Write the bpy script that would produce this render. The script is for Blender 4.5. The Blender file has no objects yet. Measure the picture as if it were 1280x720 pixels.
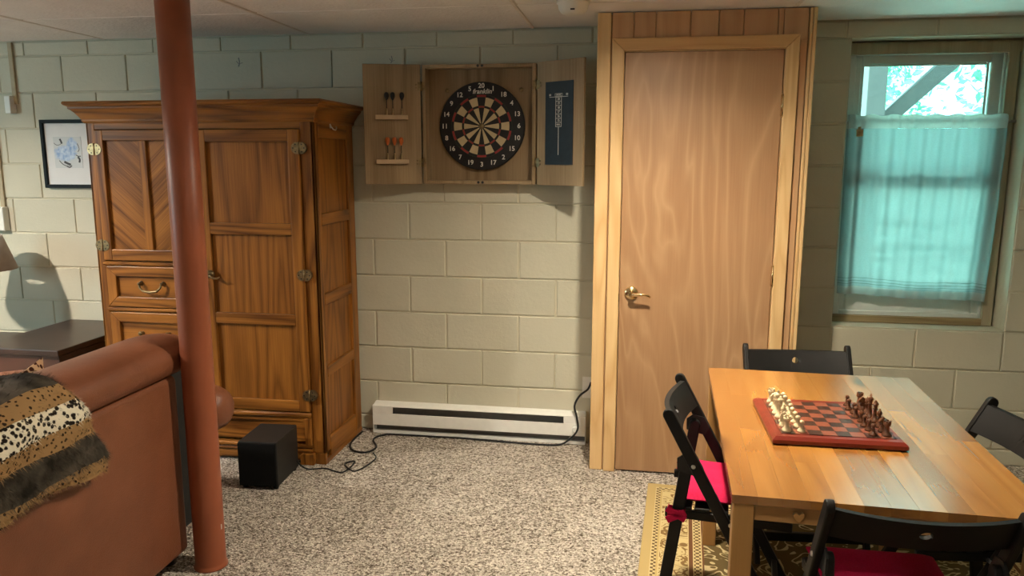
import bpy, bmesh, math, random
from mathutils import Vector, Matrix, Euler
R = math.radians
random.seed(11)
scene = bpy.context.scene
COL = scene.collection

# ------------------------------------------------------------------ camera, world, lights, exposure
cam_d = bpy.data.cameras.new('camera'); cam = bpy.data.objects.new('camera', cam_d); COL.objects.link(cam)
cam_d.sensor_width = 36.0; cam_d.lens = 955.06 / 1280 * 36; cam_d.clip_start = 0.05
YAW, PITCH, ROLL = 0.15998, -0.16737, 0.00119
fw = Vector((-math.sin(YAW) * math.cos(PITCH), math.cos(YAW) * math.cos(PITCH), math.sin(PITCH)))
rt = Vector((math.cos(YAW), math.sin(YAW), 0)); up = rt.cross(fw)
r2 = rt * math.cos(ROLL) + up * math.sin(ROLL); u2 = up * math.cos(ROLL) - rt * math.sin(ROLL)
cam.matrix_world = Matrix(((r2.x, u2.x, -fw.x, 3.4616), (r2.y, u2.y, -fw.y, -4.0431), (r2.z, u2.z, -fw.z, 1.5402), (0, 0, 0, 1)))
scene.camera = cam

world = bpy.data.worlds.new('world'); scene.world = world; world.use_nodes = True
bg = world.node_tree.nodes['Background']
bg.inputs[0].default_value = (0.36, 1.0, 0.96, 1); bg.inputs[1].default_value = 4.5

def area(name, loc, target, power, color, shape, sx, sy=None):
    d = bpy.data.lights.new(name, 'AREA'); d.energy = power; d.color = color; d.shape = shape; d.size = sx
    if sy: d.size_y = sy
    o = bpy.data.objects.new(name, d); COL.objects.link(o); o.location = loc
    o.rotation_euler = (Vector(target) - Vector(loc)).to_track_quat('-Z', 'Y').to_euler()
    return o
WARM = (1.0, 0.90, 0.71)
for watts, spread in ((13, 126), (17, 147), (18, 168)):     # one lamp: its glow fades gradually towards the horizontal
    l1 = area('lamp_or_fill_light', (3.53, -1.40, 2.16), (3.53, -1.40, 0), watts, WARM, 'DISK', 0.10); l1.data.spread = R(spread)
l2 = area('lamp_or_fill_light', (-0.34, -1.95, 2.16), (-0.34, -1.95, 0), 108, (1.0, 0.905, 0.78), 'DISK', 0.10); l2.data.spread = R(160)
area('lamp_or_fill_light', (3.55, -3.05, 2.16), (3.55, -3.05, 0), 9, WARM, 'DISK', 0.14)  # assumed lamp out of view, added to light the sofa back
area('lamp_or_fill_light', (0.6, -5.2, 2.16), (0.6, -5.2, 0), 16, WARM, 'DISK', 0.14)  # unseen fill light added in the rear for general brightness
area('side_daylight_fill', (-2.5, -2.9, 1.55), (0.6, -0.5, 2.0), 54, (0.46, 0.86, 1.0), 'RECTANGLE', 1.3, 0.8)  # cool fill added for the upper left wall; its window is only assumed
sd_ = bpy.data.lights.new('sun', 'SUN'); sd_.energy = 46; sd_.color = (0.45, 1.0, 0.95); sd_.angle = R(1)
sun = bpy.data.objects.new('sun', sd_); COL.objects.link(sun); sun.location = (0, 3, 8)
sun.rotation_euler = Vector((0.55, 0.12, -0.82)).to_track_quat('-Z', 'Y').to_euler()

vs = scene.view_settings
vs.view_transform = 'Standard'; vs.look = 'None'; vs.exposure = 0.0; vs.gamma = 1.0; vs.use_curve_mapping = False

# ------------------------------------------------------------------ node helpers
class N:
    def __init__(s, name, rough=0.6, spec=0.4):
        s.m = bpy.data.materials.new(name); s.m.use_nodes = True
        s.t = s.m.node_tree; s.b = s.t.nodes['Principled BSDF']; s.out = s.t.nodes['Material Output']
        s.b.inputs['Roughness'].default_value = rough; s.b.inputs['Specular IOR Level'].default_value = spec
    def new(s, typ, **kw):
        n = s.t.nodes.new(typ)
        for k, v in kw.items(): setattr(n, k, v)
        return n
    def L(s, a, b): s.t.links.new(a, b)
    def put(s, sock, v):
        if isinstance(v, (int, float, tuple, list)): sock.default_value = v
        else: s.L(v, sock)
    def obj(s, rnd=0.0):
        o = s.new('ShaderNodeTexCoord').outputs['Object']
        if rnd:
            i = s.new('ShaderNodeObjectInfo').outputs['Random']
            o = s.vm('ADD', o, s.vm('SCALE', (1.0, 0.7, 0.4), scale=s.math('MULTIPLY', i, rnd)))
        return o
    def vm(s, op, a, b=None, scale=None):
        n = s.new('ShaderNodeVectorMath', operation=op); s.put(n.inputs[0], a)
        if b is not None: s.put(n.inputs[1], b)
        if scale is not None: s.put(n.inputs['Scale'], scale)
        return n.outputs[0]
    def map(s, v, sc=(1, 1, 1), loc=(0, 0, 0), rot=(0, 0, 0)):
        n = s.new('ShaderNodeMapping'); s.L(v, n.inputs[0]); n.inputs['Scale'].default_value = sc
        n.inputs['Location'].default_value = loc; n.inputs['Rotation'].default_value = rot
        return n.outputs[0]
    def noise(s, v, sc, det=2.0, rough=0.5, dist=0.0):
        n = s.new('ShaderNodeTexNoise'); s.L(v, n.inputs['Vector']); n.inputs['Scale'].default_value = sc
        n.inputs['Detail'].default_value = det; n.inputs['Roughness'].default_value = rough; n.inputs['Distortion'].default_value = dist
        return n.outputs['Fac']
    def vor(s, v, sc, out='Distance', feat='F1', rand=1.0):
        n = s.new('ShaderNodeTexVoronoi', feature=feat); s.L(v, n.inputs['Vector']); n.inputs['Scale'].default_value = sc
        n.inputs['Randomness'].default_value = rand
        return n.outputs[out]
    def math(s, op, a, b=0.0, c=None, clamp=False):
        n = s.new('ShaderNodeMath', operation=op, use_clamp=clamp); s.put(n.inputs[0], a); s.put(n.inputs[1], b)
        if c is not None: s.put(n.inputs[2], c)
        return n.outputs[0]
    def sep(s, v):
        n = s.new('ShaderNodeSeparateXYZ'); s.L(v, n.inputs[0]); return n.outputs
    def ramp(s, f, stops, const=False):
        n = s.new('ShaderNodeValToRGB'); s.L(f, n.inputs[0]); e = n.color_ramp.elements
        if const: n.color_ramp.interpolation = 'CONSTANT'
        while len(e) < len(stops): e.new(0.5)
        for i, (p, c) in enumerate(stops):
            e[i].position = p; e[i].color = (*c, 1) if len(c) == 3 else c
        return n.outputs[0]
    def mix(s, f, a, b, mode='MIX'):
        n = s.new('ShaderNodeMix', data_type='RGBA', blend_type=mode); s.put(n.inputs[0], f)
        s.put(n.inputs[6], (*a, 1) if isinstance(a, tuple) and len(a) == 3 else a)
        s.put(n.inputs[7], (*b, 1) if isinstance(b, tuple) and len(b) == 3 else b)
        return n.outputs[2]
    def col(s, c):
        s.put(s.b.inputs['Base Color'], (*c, 1) if isinstance(c, tuple) and len(c) == 3 else c); return s
    def bump(s, h, strength=0.3, dist=0.01):
        n = s.new('ShaderNodeBump'); s.L(h, n.inputs['Height']); n.inputs['Strength'].default_value = strength
        n.inputs['Distance'].default_value = dist; s.L(n.outputs[0], s.b.inputs['Normal']); return s

def plain(name, c, rough=0.5, spec=0.4, metal=0.0, var=0.06, sc=30, bump=0.0, coat=0.0):
    n = N(name, rough, spec); n.b.inputs['Metallic'].default_value = metal; n.b.inputs['Coat Weight'].default_value = coat
    f = n.noise(n.obj(), sc, 3)
    lo = tuple(x * (1 - var) for x in c); hi = tuple(min(1, x * (1 + var)) for x in c)
    n.col(n.ramp(f, [(0.3, lo), (0.7, hi)]))
    if bump: n.bump(n.noise(n.obj(), sc * 6, 2), bump, 0.002)
    return n.m

def wood(name, dark, light, axis='Z', ring=5.0, freq=7.0, rough=0.45, rings=0.7, streak=0.5, rnd=7.0, stretch=0.09, rot=(0, 0, 0), var=0.0, knots=0.0, coat=0.0, pore=180):
    n = N(name, rough, 0.3); n.b.inputs['Coat Weight'].default_value = coat; n.b.inputs['Coat Roughness'].default_value = 0.22
    v = n.obj(rnd)
    if rot != (0, 0, 0): v = n.map(v, rot=rot)
    i = 'XYZ'.index(axis)
    sc = [1, 1, 1]; sc[i] = stretch
    sc2 = [1, 1, 1]; sc2[i] = 0.02
    f1 = n.noise(n.map(v, tuple(sc)), ring, 1.5, 0.45, 0.25)
    w = n.math('FRACT', n.math('MULTIPLY', f1, freq))
    w = n.math('ABSOLUTE', n.math('SUBTRACT', n.math('MULTIPLY', w, 2.0), 1.0))
    w = n.math('POWER', w, 1.6)
    f2 = n.noise(n.map(v, tuple(sc2)), pore, 2, 0.6)
    f3 = n.noise(v, 3.0, 2)
    a = n.math('MULTIPLY', w, rings * 0.55)
    b = n.math('MULTIPLY', f2, streak * 0.9)
    f = n.math('ADD', n.math('ADD', a, b), n.math('MULTIPLY', f3, 0.35))
    c = n.ramp(f, [(0.25, light), (0.95, dark)])
    if knots:
        kv = n.map(v, tuple(1.0 if k != i else 0.45 for k in range(3)))
        kd = n.vor(kv, knots)
        c = n.mix(n.ramp(kd, [(0.05, (1, 1, 1)), (0.17, (0, 0, 0))]), c, tuple(x * 0.42 for x in dark))
    if var:
        r = n.new('ShaderNodeObjectInfo').outputs['Random']
        c = n.mix(1.0, c, n.ramp(r, [(0.0, (1 - var, 1 - var * 1.15, 1 - var * 1.3)), (1.0, (1 + 0 * var, 1, 1))]), 'MULTIPLY')
    n.col(c)
    if coat < .5: n.bump(f2, 0.08, 0.001)
    return n.m

M = {}
# painted concrete block
n = N('painted_block', 0.55, 0.35); v = n.obj(5.0)
c = n.ramp(n.noise(v, 2.2, 3), [(0.3, (0.51, 0.485, 0.375)), (0.7, (0.57, 0.54, 0.425))])
n.col(c); n.bump(n.math('ADD', n.noise(v, 55, 4, 0.65), n.math('MULTIPLY', n.noise(v, 9, 2), 1.5)), 0.28, 0.006); M['block'] = n.m
n = N('painted_mortar', 0.6, 0.3); v = n.obj()
n.col(n.ramp(n.noise(v, 3, 2), [(0.3, (0.55, 0.51, 0.39)), (0.7, (0.60, 0.56, 0.43))])); n.bump(n.noise(v, 40, 3), 0.3, 0.006); M['mortar'] = n.m
# ceiling panels
n = N('ceiling_board', 0.85, 0.2); v = n.obj(4.0)
n.col(n.ramp(n.noise(v, 6, 3), [(0.3, (0.80, 0.765, 0.75)), (0.7, (0.85, 0.82, 0.80))]))
n.bump(n.math('ADD', n.noise(v, 48, 3, 0.55, 0.6), n.math('MULTIPLY', n.vor(v, 60), 0.4)), 0.32, 0.010); M['ceil'] = n.m
M['tbar'] = plain('ceiling_bar', (0.70, 0.63, 0.57), 0.6)
M['void'] = plain('dark_void', (0.02, 0.017, 0.014), 0.9)
# carpet
n = N('speckled_carpet', 0.95, 0.05); v = n.obj()
vv = n.vm('ADD', v, n.vm('SCALE', n.new('ShaderNodeTexNoise').outputs['Color'], scale=0.0))
ca = n.sep(n.vor(n.map(v, (1, 1.25, 1)), 102, 'Color'))[0]
cb = n.sep(n.vor(n.map(v, (1.2, 1, 1), rot=(0, 0, 0.6)), 150, 'Color'))[1]
f = n.math('ADD', n.math('MULTIPLY', ca, 0.55), n.math('MULTIPLY', cb, 0.45))
f = n.math('ADD', f, n.math('MULTIPLY', n.math('SUBTRACT', n.noise(v, 2.3, 3), 0.5), 0.35))
c = n.ramp(f, [(0.12, (0.10, 0.075, 0.056)), (0.30, (0.27, 0.222, 0.178)), (0.52, (0.49, 0.425, 0.357)), (0.85, (0.80, 0.725, 0.63))])
n.col(c); n.bump(n.math('SUBTRACT', n.noise(v, 160, 2), n.vor(n.map(v, (1, 1.25, 1)), 88)), 0.9, 0.012); M['carpet'] = n.m
# oak and other woods
OD, OL = (0.085, 0.025, 0.0035), (0.40, 0.155, 0.027)
M['oak_v'] = wood('golden_oak_upright', OD, OL, 'Z', 6, 8, 0.36, 0.75, 0.6)
M['oak_h'] = wood('golden_oak_level', OD, OL, 'X', 6, 8, 0.36, 0.75, 0.6)
M['oak_y'] = wood('golden_oak_deep', OD, OL, 'Y', 6, 8, 0.36, 0.75, 0.6)
M['oak_panel'] = wood('golden_oak_panel', (0.12, 0.038, 0.0055), (0.37, 0.142, 0.024), 'Z', 4.2, 14, 0.38, 0.6, 0.75)
M['oak_chev_l'] = wood('oak_chevron_falling', OD, (0.46, 0.185, 0.036), 'X', 6, 7, 0.34, 0.5, 0.75, rot=(0, R(-42), 0))
M['oak_chev_r'] = wood('oak_chevron_rising', OD, (0.46, 0.185, 0.036), 'X', 6, 7, 0.34, 0.5, 0.75, rot=(0, R(42), 0))
M['pale_oak'] = wood('pale_oak_veneer', (0.20, 0.13, 0.062), (0.40, 0.285, 0.165), 'Z', 3.2, 9, 0.5, 0.5, 0.7)
M['pale_oak_back'] = wood('pale_oak_back', (0.16, 0.098, 0.047), (0.31, 0.212, 0.118), 'Z', 2.6, 10, 0.5, 0.7, 0.6)
M['pine_trim_v'] = wood('pine_trim_upright', (0.53, 0.28, 0.103), (0.74, 0.505, 0.25), 'Z', 9, 6, 0.42, 0.6, 0.3, knots=2.3)
M['pine_trim_h'] = wood('pine_trim_level', (0.48, 0.24, 0.085), (0.70, 0.44, 0.20), 'X', 9, 6, 0.42, 0.6, 0.3)
M['pine_plank'] = wood('pine_plank', (0.42, 0.215, 0.095), (0.62, 0.375, 0.20), 'Z', 6, 5, 0.5, 0.5, 0.3, var=0.2, knots=4.0)
M['table_pine'] = wood('varnished_pine', (0.295, 0.100, 0.014), (0.495, 0.222, 0.045), 'Y', 7, 5, 0.24, 0.55, 0.25, rnd=9, var=0.34, knots=3.6, coat=0.8, stretch=0.12)
b_ = M['table_pine'].node_tree.nodes['Principled BSDF']; b_.inputs['Coat IOR'].default_value = 1.75; b_.inputs['Coat Roughness'].default_value = 0.20; b_.inputs['Coat Weight'].default_value = 1.0; b_.inputs['Specular IOR Level'].default_value = 0.5
M['table_leg'] = wood('varnished_pine_leg', (0.30, 0.135, 0.04), (0.47, 0.255, 0.09), 'Z', 8, 5, 0.4, 0.6, 0.3, knots=3)
M['table_apron'] = wood('varnished_pine_apron', (0.36, 0.17, 0.06), (0.56, 0.32, 0.13), 'X', 8, 5, 0.45, 0.5, 0.3)
# luan door
n = N('luan_plywood', 0.42, 0.4); v = n.obj()
f1 = n.noise(n.map(v, (1, 1, 0.20)), 2.6, 3.0, 0.5, 0.7)
w = n.math('FRACT', n.math('MULTIPLY', f1, 13.0))
w = n.math('ABSOLUTE', n.math('SUBTRACT', n.math('MULTIPLY', w, 2.0), 1.0))
w = n.math('MULTIPLY', n.math('POWER', w, 2.2), n.noise(n.map(v, (1, 1, 0.5)), 3.1, 2))
f2 = n.noise(n.map(v, (1, 1, 0.03)), 120, 2, 0.6)
f3 = n.noise(n.map(v, (1, 1, 0.5)), 2.2, 3)
c = n.ramp(n.math('ADD', n.math('MULTIPLY', f3, 0.7), n.math('MULTIPLY', f2, 0.4)), [(0.3, (0.315, 0.168, 0.082)), (0.8, (0.42, 0.238, 0.122))])
c = n.mix(n.math('MULTIPLY', w, 0.62), c, (0.60, 0.39, 0.21))
n.col(c); n.bump(f2, 0.06, 0.001); M['luan'] = n.m
M['black_wood'] = plain('black_lacquered_wood', (0.010, 0.009, 0.0085), 0.5, 0.25, var=0.2, sc=14)
M['espresso'] = plain('espresso_wood', (0.036, 0.018, 0.013), 0.33, 0.5, var=0.25, sc=8)
M['espresso_front'] = plain('espresso_wood_front', (0.060, 0.022, 0.013), 0.4, 0.5, var=0.25, sc=8)
n = N('brown_leather', 0.42, 0.45); v = n.obj()
n.col(n.ramp(n.noise(v, 5, 4), [(0.25, (0.165, 0.054, 0.024)), (0.75, (0.245, 0.084, 0.039))]))
n.bump(n.math('ADD', n.vor(v, 260), n.math('MULTIPLY', n.noise(v, 11, 3, 0.5, 1.0), 3.0)), 0.16, 0.006); M['leather'] = n.m
M['pole'] = plain('oxide_red_paint', (0.285, 0.078, 0.034), 0.42, 0.4, var=0.10, sc=7, bump=0.05)
n = N('crimson_cushion_cloth', 0.9, 0.15); v = n.obj()
n.col(n.ramp(n.noise(v, 200, 2), [(0.3, (0.42, 0.008, 0.050)), (0.7, (0.52, 0.014, 0.070))])); n.bump(n.noise(v, 400, 2), 0.3, 0.003); M['crimson'] = n.m
M['sub_wood'] = plain('black_vinyl', (0.014, 0.013, 0.012), 0.5, 0.4, var=0.2)
M['sub_cloth'] = plain('black_grille_cloth', (0.008, 0.008, 0.008), 0.95, 0.1, bump=0.3)
M['rubber'] = plain('black_rubber', (0.010, 0.010, 0.010), 0.5)
M['heater'] = plain('white_enamel', (0.84, 0.82, 0.77), 0.38, 0.45, var=0.03)
M['heater_dark'] = plain('heater_inside', (0.26, 0.25, 0.24), 0.5, metal=0.2)
M['plastic'] = plain('white_plastic', (0.74, 0.72, 0.66), 0.35, 0.5, var=0.02)
M['raceway'] = plain('beige_raceway', (0.40, 0.32, 0.20), 0.5, var=0.1)
M['brass'] = plain('polished_brass', (0.78, 0.56, 0.30), 0.20, metal=1.0, var=0.05)
M['antique'] = plain('antique_brass', (0.24, 0.17, 0.085), 0.38, metal=0.85, var=0.35, sc=60)
M['antique_light'] = plain('worn_antique_brass', (0.42, 0.32, 0.17), 0.35, metal=0.8, var=0.3, sc=60)
M['chrome'] = plain('steel', (0.6, 0.6, 0.6), 0.3, metal=1.0)
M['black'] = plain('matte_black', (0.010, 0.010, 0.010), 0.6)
M['dart_black'] = plain('dartboard_black', (0.012, 0.011, 0.011), 0.7, var=0.2)
M['dart_cream'] = plain('dartboard_cream', (0.50, 0.40, 0.235), 0.8, var=0.06)
M['dart_red'] = plain('dartboard_red', (0.27, 0.030, 0.030), 0.7)
M['dart_green'] = plain('dartboard_green', (0.020, 0.055, 0.022), 0.7)
M['white_print'] = plain('white_print', (0.62, 0.58, 0.52), 0.7)
M['orange'] = plain('orange_plastic', (0.56, 0.13, 0.025), 0.4)
M['chalkboard'] = plain('chalkboard', (0.013, 0.020, 0.027), 0.55, var=0.15)
M['peg_wood'] = plain('pale_rack_wood', (0.50, 0.36, 0.22), 0.55)
M['frame_black'] = plain('black_picture_frame', (0.010, 0.014, 0.016), 0.6, 0.15)
M['mat'] = plain('white_mat_board', (0.70, 0.70, 0.70), 0.8, var=0.01)
n = N('bird_print', 0.7); v = n.obj()
x, y, z = n.sep(v)
body = n.math('ADD', n.math('POWER', n.math('DIVIDE', n.math('ADD', x, 0.018), 0.078), 2), n.math('POWER', n.math('DIVIDE', n.math('ADD', z, -0.083), 0.050), 2))
head = n.math('ADD', n.math('POWER', n.math('DIVIDE', n.math('SUBTRACT', x, 0.028), 0.040), 2), n.math('POWER', n.math('DIVIDE', n.math('SUBTRACT', z, 0.128), 0.048), 2))
d = n.math('ADD', n.math('MINIMUM', body, head), n.math('MULTIPLY', n.math('SUBTRACT', n.noise(v, 55, 3), 0.5), 0.9))
c = n.mix(n.ramp(d, [(0.55, (1, 1, 1)), (1.25, (0, 0, 0))]), (0.58, 0.61, 0.62), n.ramp(n.noise(v, 40, 3), [(0.35, (0.22, 0.36, 0.62)), (0.65, (0.58, 0.68, 0.80))]))
n.col(c); M['print'] = n.m
M['ink'] = plain('dark_ink', (0.10, 0.10, 0.11), 0.8)
M['shade'] = plain('lamp_shade_cloth', (0.40, 0.34, 0.29), 0.9)
M['lamp_base'] = plain('dark_lamp_base', (0.05, 0.03, 0.02), 0.4)
M['chess_white'] = plain('ivory_boxwood', (0.70, 0.55, 0.33), 0.42, var=0.08, sc=60)
M['chess_dark'] = plain('dark_walnut', (0.100, 0.034, 0.013), 0.28, 0.5, var=0.3, sc=60, coat=0.3)
M['board_frame'] = wood('red_mahogany', (0.13, 0.014, 0.008), (0.21, 0.028, 0.015), 'X', 8, 6, 0.32, 0.5, 0.4, coat=0.3)
M['sq_light'] = plain('light_mahogany_square', (0.235, 0.062, 0.030), 0.30, 0.5, var=0.12, sc=80, coat=0.4)
M['sq_dark'] = plain('dark_mahogany_square', (0.050, 0.018, 0.011), 0.30, 0.5, var=0.15, sc=80, coat=0.4)
M['win_wood'] = wood('weathered_window_wood', (0.24, 0.20, 0.13), (0.40, 0.35, 0.24), 'Z', 9, 6, 0.55, 0.4, 0.5)
M['win_strip'] = wood('worn_bottom_strip', (0.15, 0.10, 0.045), (0.34, 0.26, 0.14), 'X', 9, 6, 0.5, 0.6, 0.5)
M['sash'] = plain('white_vinyl_sash', (0.62, 0.66, 0.62), 0.4, var=0.03)
n = N('window_glass', 0.0)
tr = n.new('ShaderNodeBsdfTransparent'); gl = n.new('ShaderNodeBsdfGlossy'); gl.inputs['Roughness'].default_value = 0.02
fr = n.new('ShaderNodeFresnel'); fr.inputs['IOR'].default_value = 1.4
mx = n.new('ShaderNodeMixShader'); n.L(fr.outputs[0], mx.inputs[0]); n.L(tr.outputs[0], mx.inputs[1]); n.L(gl.outputs[0], mx.inputs[2]); n.L(mx.outputs[0], n.out.inputs[0]); M['glass'] = n.m
def sheer(name, c, tfrac):
    n = N(name, 0.9)
    v = n.obj()
    tr = n.new('ShaderNodeBsdfTransparent'); tl = n.new('ShaderNodeBsdfTranslucent'); df = n.new('ShaderNodeBsdfDiffuse')
    cc = n.ramp(n.noise(n.map(v, (1, 1, 1)), 160, 2), [(0.3, tuple(x * 0.94 for x in c)), (0.7, c)])
    n.L(cc, tl.inputs[0]); n.L(cc, df.inputs[0])
    m1 = n.new('ShaderNodeMixShader'); m1.inputs[0].default_value = 0.55; n.L(df.outputs[0], m1.inputs[1]); n.L(tl.outputs[0], m1.inputs[2])
    lw = n.new('ShaderNodeLayerWeight'); lw.inputs[0].default_value = 0.45
    n.L(n.mix(n.math('MULTIPLY', lw.outputs['Facing'], 1.5, clamp=True), cc, tuple(q * 0.66 for q in c)), tl.inputs[0])
    m2 = n.new('ShaderNodeMixShader'); n.L(n.math('MULTIPLY', n.math('SUBTRACT', 1.0, lw.outputs['Facing']), tfrac), m2.inputs[0]); n.L(m1.outputs[0], m2.inputs[1]); n.L(tr.outputs[0], m2.inputs[2])
    n.L(m2.outputs[0], n.out.inputs[0]); return n.m
M['curtain'] = sheer('sheer_white_curtain', (0.31, 0.36, 0.36), 0.02)
M['hem'] = sheer('double_curtain_hem', (0.42, 0.40, 0.37), 0.01)
M['stripe'] = sheer('grey_woven_stripe', (0.16, 0.20, 0.20), 0.05)
M['deck_wood'] = plain('grey_deck_timber', (0.085, 0.065, 0.065), 0.8, var=0.1)
M['bark'] = plain('tree_bark', (0.12, 0.08, 0.05), 0.9)
n = N('leaf_green', 0.5); n.col(n.ramp(n.new('ShaderNodeObjectInfo').outputs['Random'], [(0, (0.07, 0.24, 0.12)), (1, (0.14, 0.34, 0.18))]))
tl = n.new('ShaderNodeBsdfTranslucent'); tl.inputs[0].default_value = (0.16, 0.42, 0.26, 1)
mx = n.new('ShaderNodeMixShader'); mx.inputs[0].default_value = 0.5; n.L(n.b.outputs[0], mx.inputs[1]); n.L(tl.outputs[0], mx.inputs[2]); n.L(mx.outputs[0], n.out.inputs[0]); M['leaf'] = n.m
M['ground'] = plain('outdoor_ground', (0.55, 0.58, 0.52), 0.95, var=0.3, sc=3)
M['room_wall'] = plain('cream_wall_paint', (0.52, 0.47, 0.36), 0.7)
def spots(name, base, spot, sc, th):
    n = N(name, 0.95, 0.1); v = n.obj()
    d = n.math('ADD', n.vor(n.map(v, (1, 1, 1)), sc), n.math('MULTIPLY', n.math('SUBTRACT', n.noise(v, sc * 1.3, 2), 0.5), 0.5))
    c = n.mix(n.ramp(d, [(th, (1, 1, 1)), (th + 0.1, (0, 0, 0))]), base, spot)
    n.col(c); return n.m
M['fur_dark'] = plain('charcoal_fur', (0.075, 0.062, 0.048), 0.95, 0.1, var=0.7, sc=14)
M['fur_tan'] = spots('tan_spotted_fur', (0.36, 0.215, 0.095), (0.035, 0.02, 0.012), 70, 0.24)
M['fur_white'] = spots('white_spotted_fur', (0.82, 0.75, 0.60), (0.020, 0.015, 0.012), 66, 0.40)
M['leopard'] = spots('leopard_cloth', (0.62, 0.44, 0.27), (0.06, 0.02, 0.012), 48, 0.36)
# rug
n = N('oriental_rug', 0.95, 0.05); v = n.obj(); x, y, z = n.sep(v)
HX, HY = 0.80, 1.16
ax = n.math('SUBTRACT', HX, n.math('ABSOLUTE', x)); ay = n.math('SUBTRACT', HY, n.math('ABSOLUTE', y))
d = n.math('MINIMUM', ax, ay)
TAN, TAN2, BRN, DK, CR = (0.43, 0.31, 0.135), (0.52, 0.40, 0.20), (0.14, 0.065, 0.03), (0.075, 0.05, 0.022), (0.46, 0.36, 0.20)
base = n.ramp(d, [(0.0, TAN), (0.038, TAN2), (0.060, TAN), (0.068, TAN2), (0.185, BRN), (0.200, TAN2), (0.236, BRN), (0.245, (0.11, 0.075, 0.03))], True)
wv = n.vm('ADD', v, (3.1, 1.7, 0))
f = n.noise(n.map(wv, (1, 1, 0)), 13, 1.5, 0.5, 1.6)
w = n.math('ABSOLUTE', n.math('SUBTRACT', n.math('FRACT', n.math('MULTIPLY', f, 5)), 0.5))
scroll = n.ramp(w, [(0.10, (1, 1, 1)), (0.16, (0, 0, 0))])
flower = n.ramp(n.vor(n.map(wv, (1, 1, 0)), 13), [(0.20, (0, 0, 0)), (0.23, (1, 1, 1)), (0.32, (1, 1, 1)), (0.35, (0, 0, 0))])
pat = n.math('MAXIMUM', scroll, flower)
inb = n.ramp(d, [(0, (0, 0, 0)), (0.074, (1, 1, 1)), (0.18, (0, 0, 0))], True)
c = n.mix(n.math('MULTIPLY', pat, inb), base, (0.20, 0.12, 0.045))
chk = n.new('ShaderNodeTexChecker'); n.L(v, chk.inputs[0]); chk.inputs['Scale'].default_value = 75
dots = n.ramp(d, [(0, (0, 0, 0)), (0.040, (1, 1, 1)), (0.060, (0, 0, 0)), (0.204, (1, 1, 1)), (0.232, (0, 0, 0))], True)
c = n.mix(n.math('MULTIPLY', chk.outputs['Fac'], dots), c, (0.13, 0.085, 0.04))
f4 = n.noise(n.map(wv, (1, 1, 0)), 7, 1.5, 0.5, 2.0)
w4 = n.math('ABSOLUTE', n.math('SUBTRACT', n.math('FRACT', n.math('MULTIPLY', f4, 4)), 0.5))
inn = n.math('GREATER_THAN', d, 0.245)
c = n.mix(n.math('MULTIPLY', n.ramp(w4, [(0.09, (1, 1, 1)), (0.14, (0, 0, 0))]), inn), c, CR)
c = n.mix(n.math('MULTIPLY', n.ramp(n.vor(n.map(wv, (1, 1, 0)), 6), [(0.16, (1, 1, 1)), (0.2, (0, 0, 0))]), inn), c, (0.25, 0.05, 0.03))
n.col(c); n.bump(n.noise(v, 300, 2), 0.5, 0.004); M['rug'] = n.m

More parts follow.
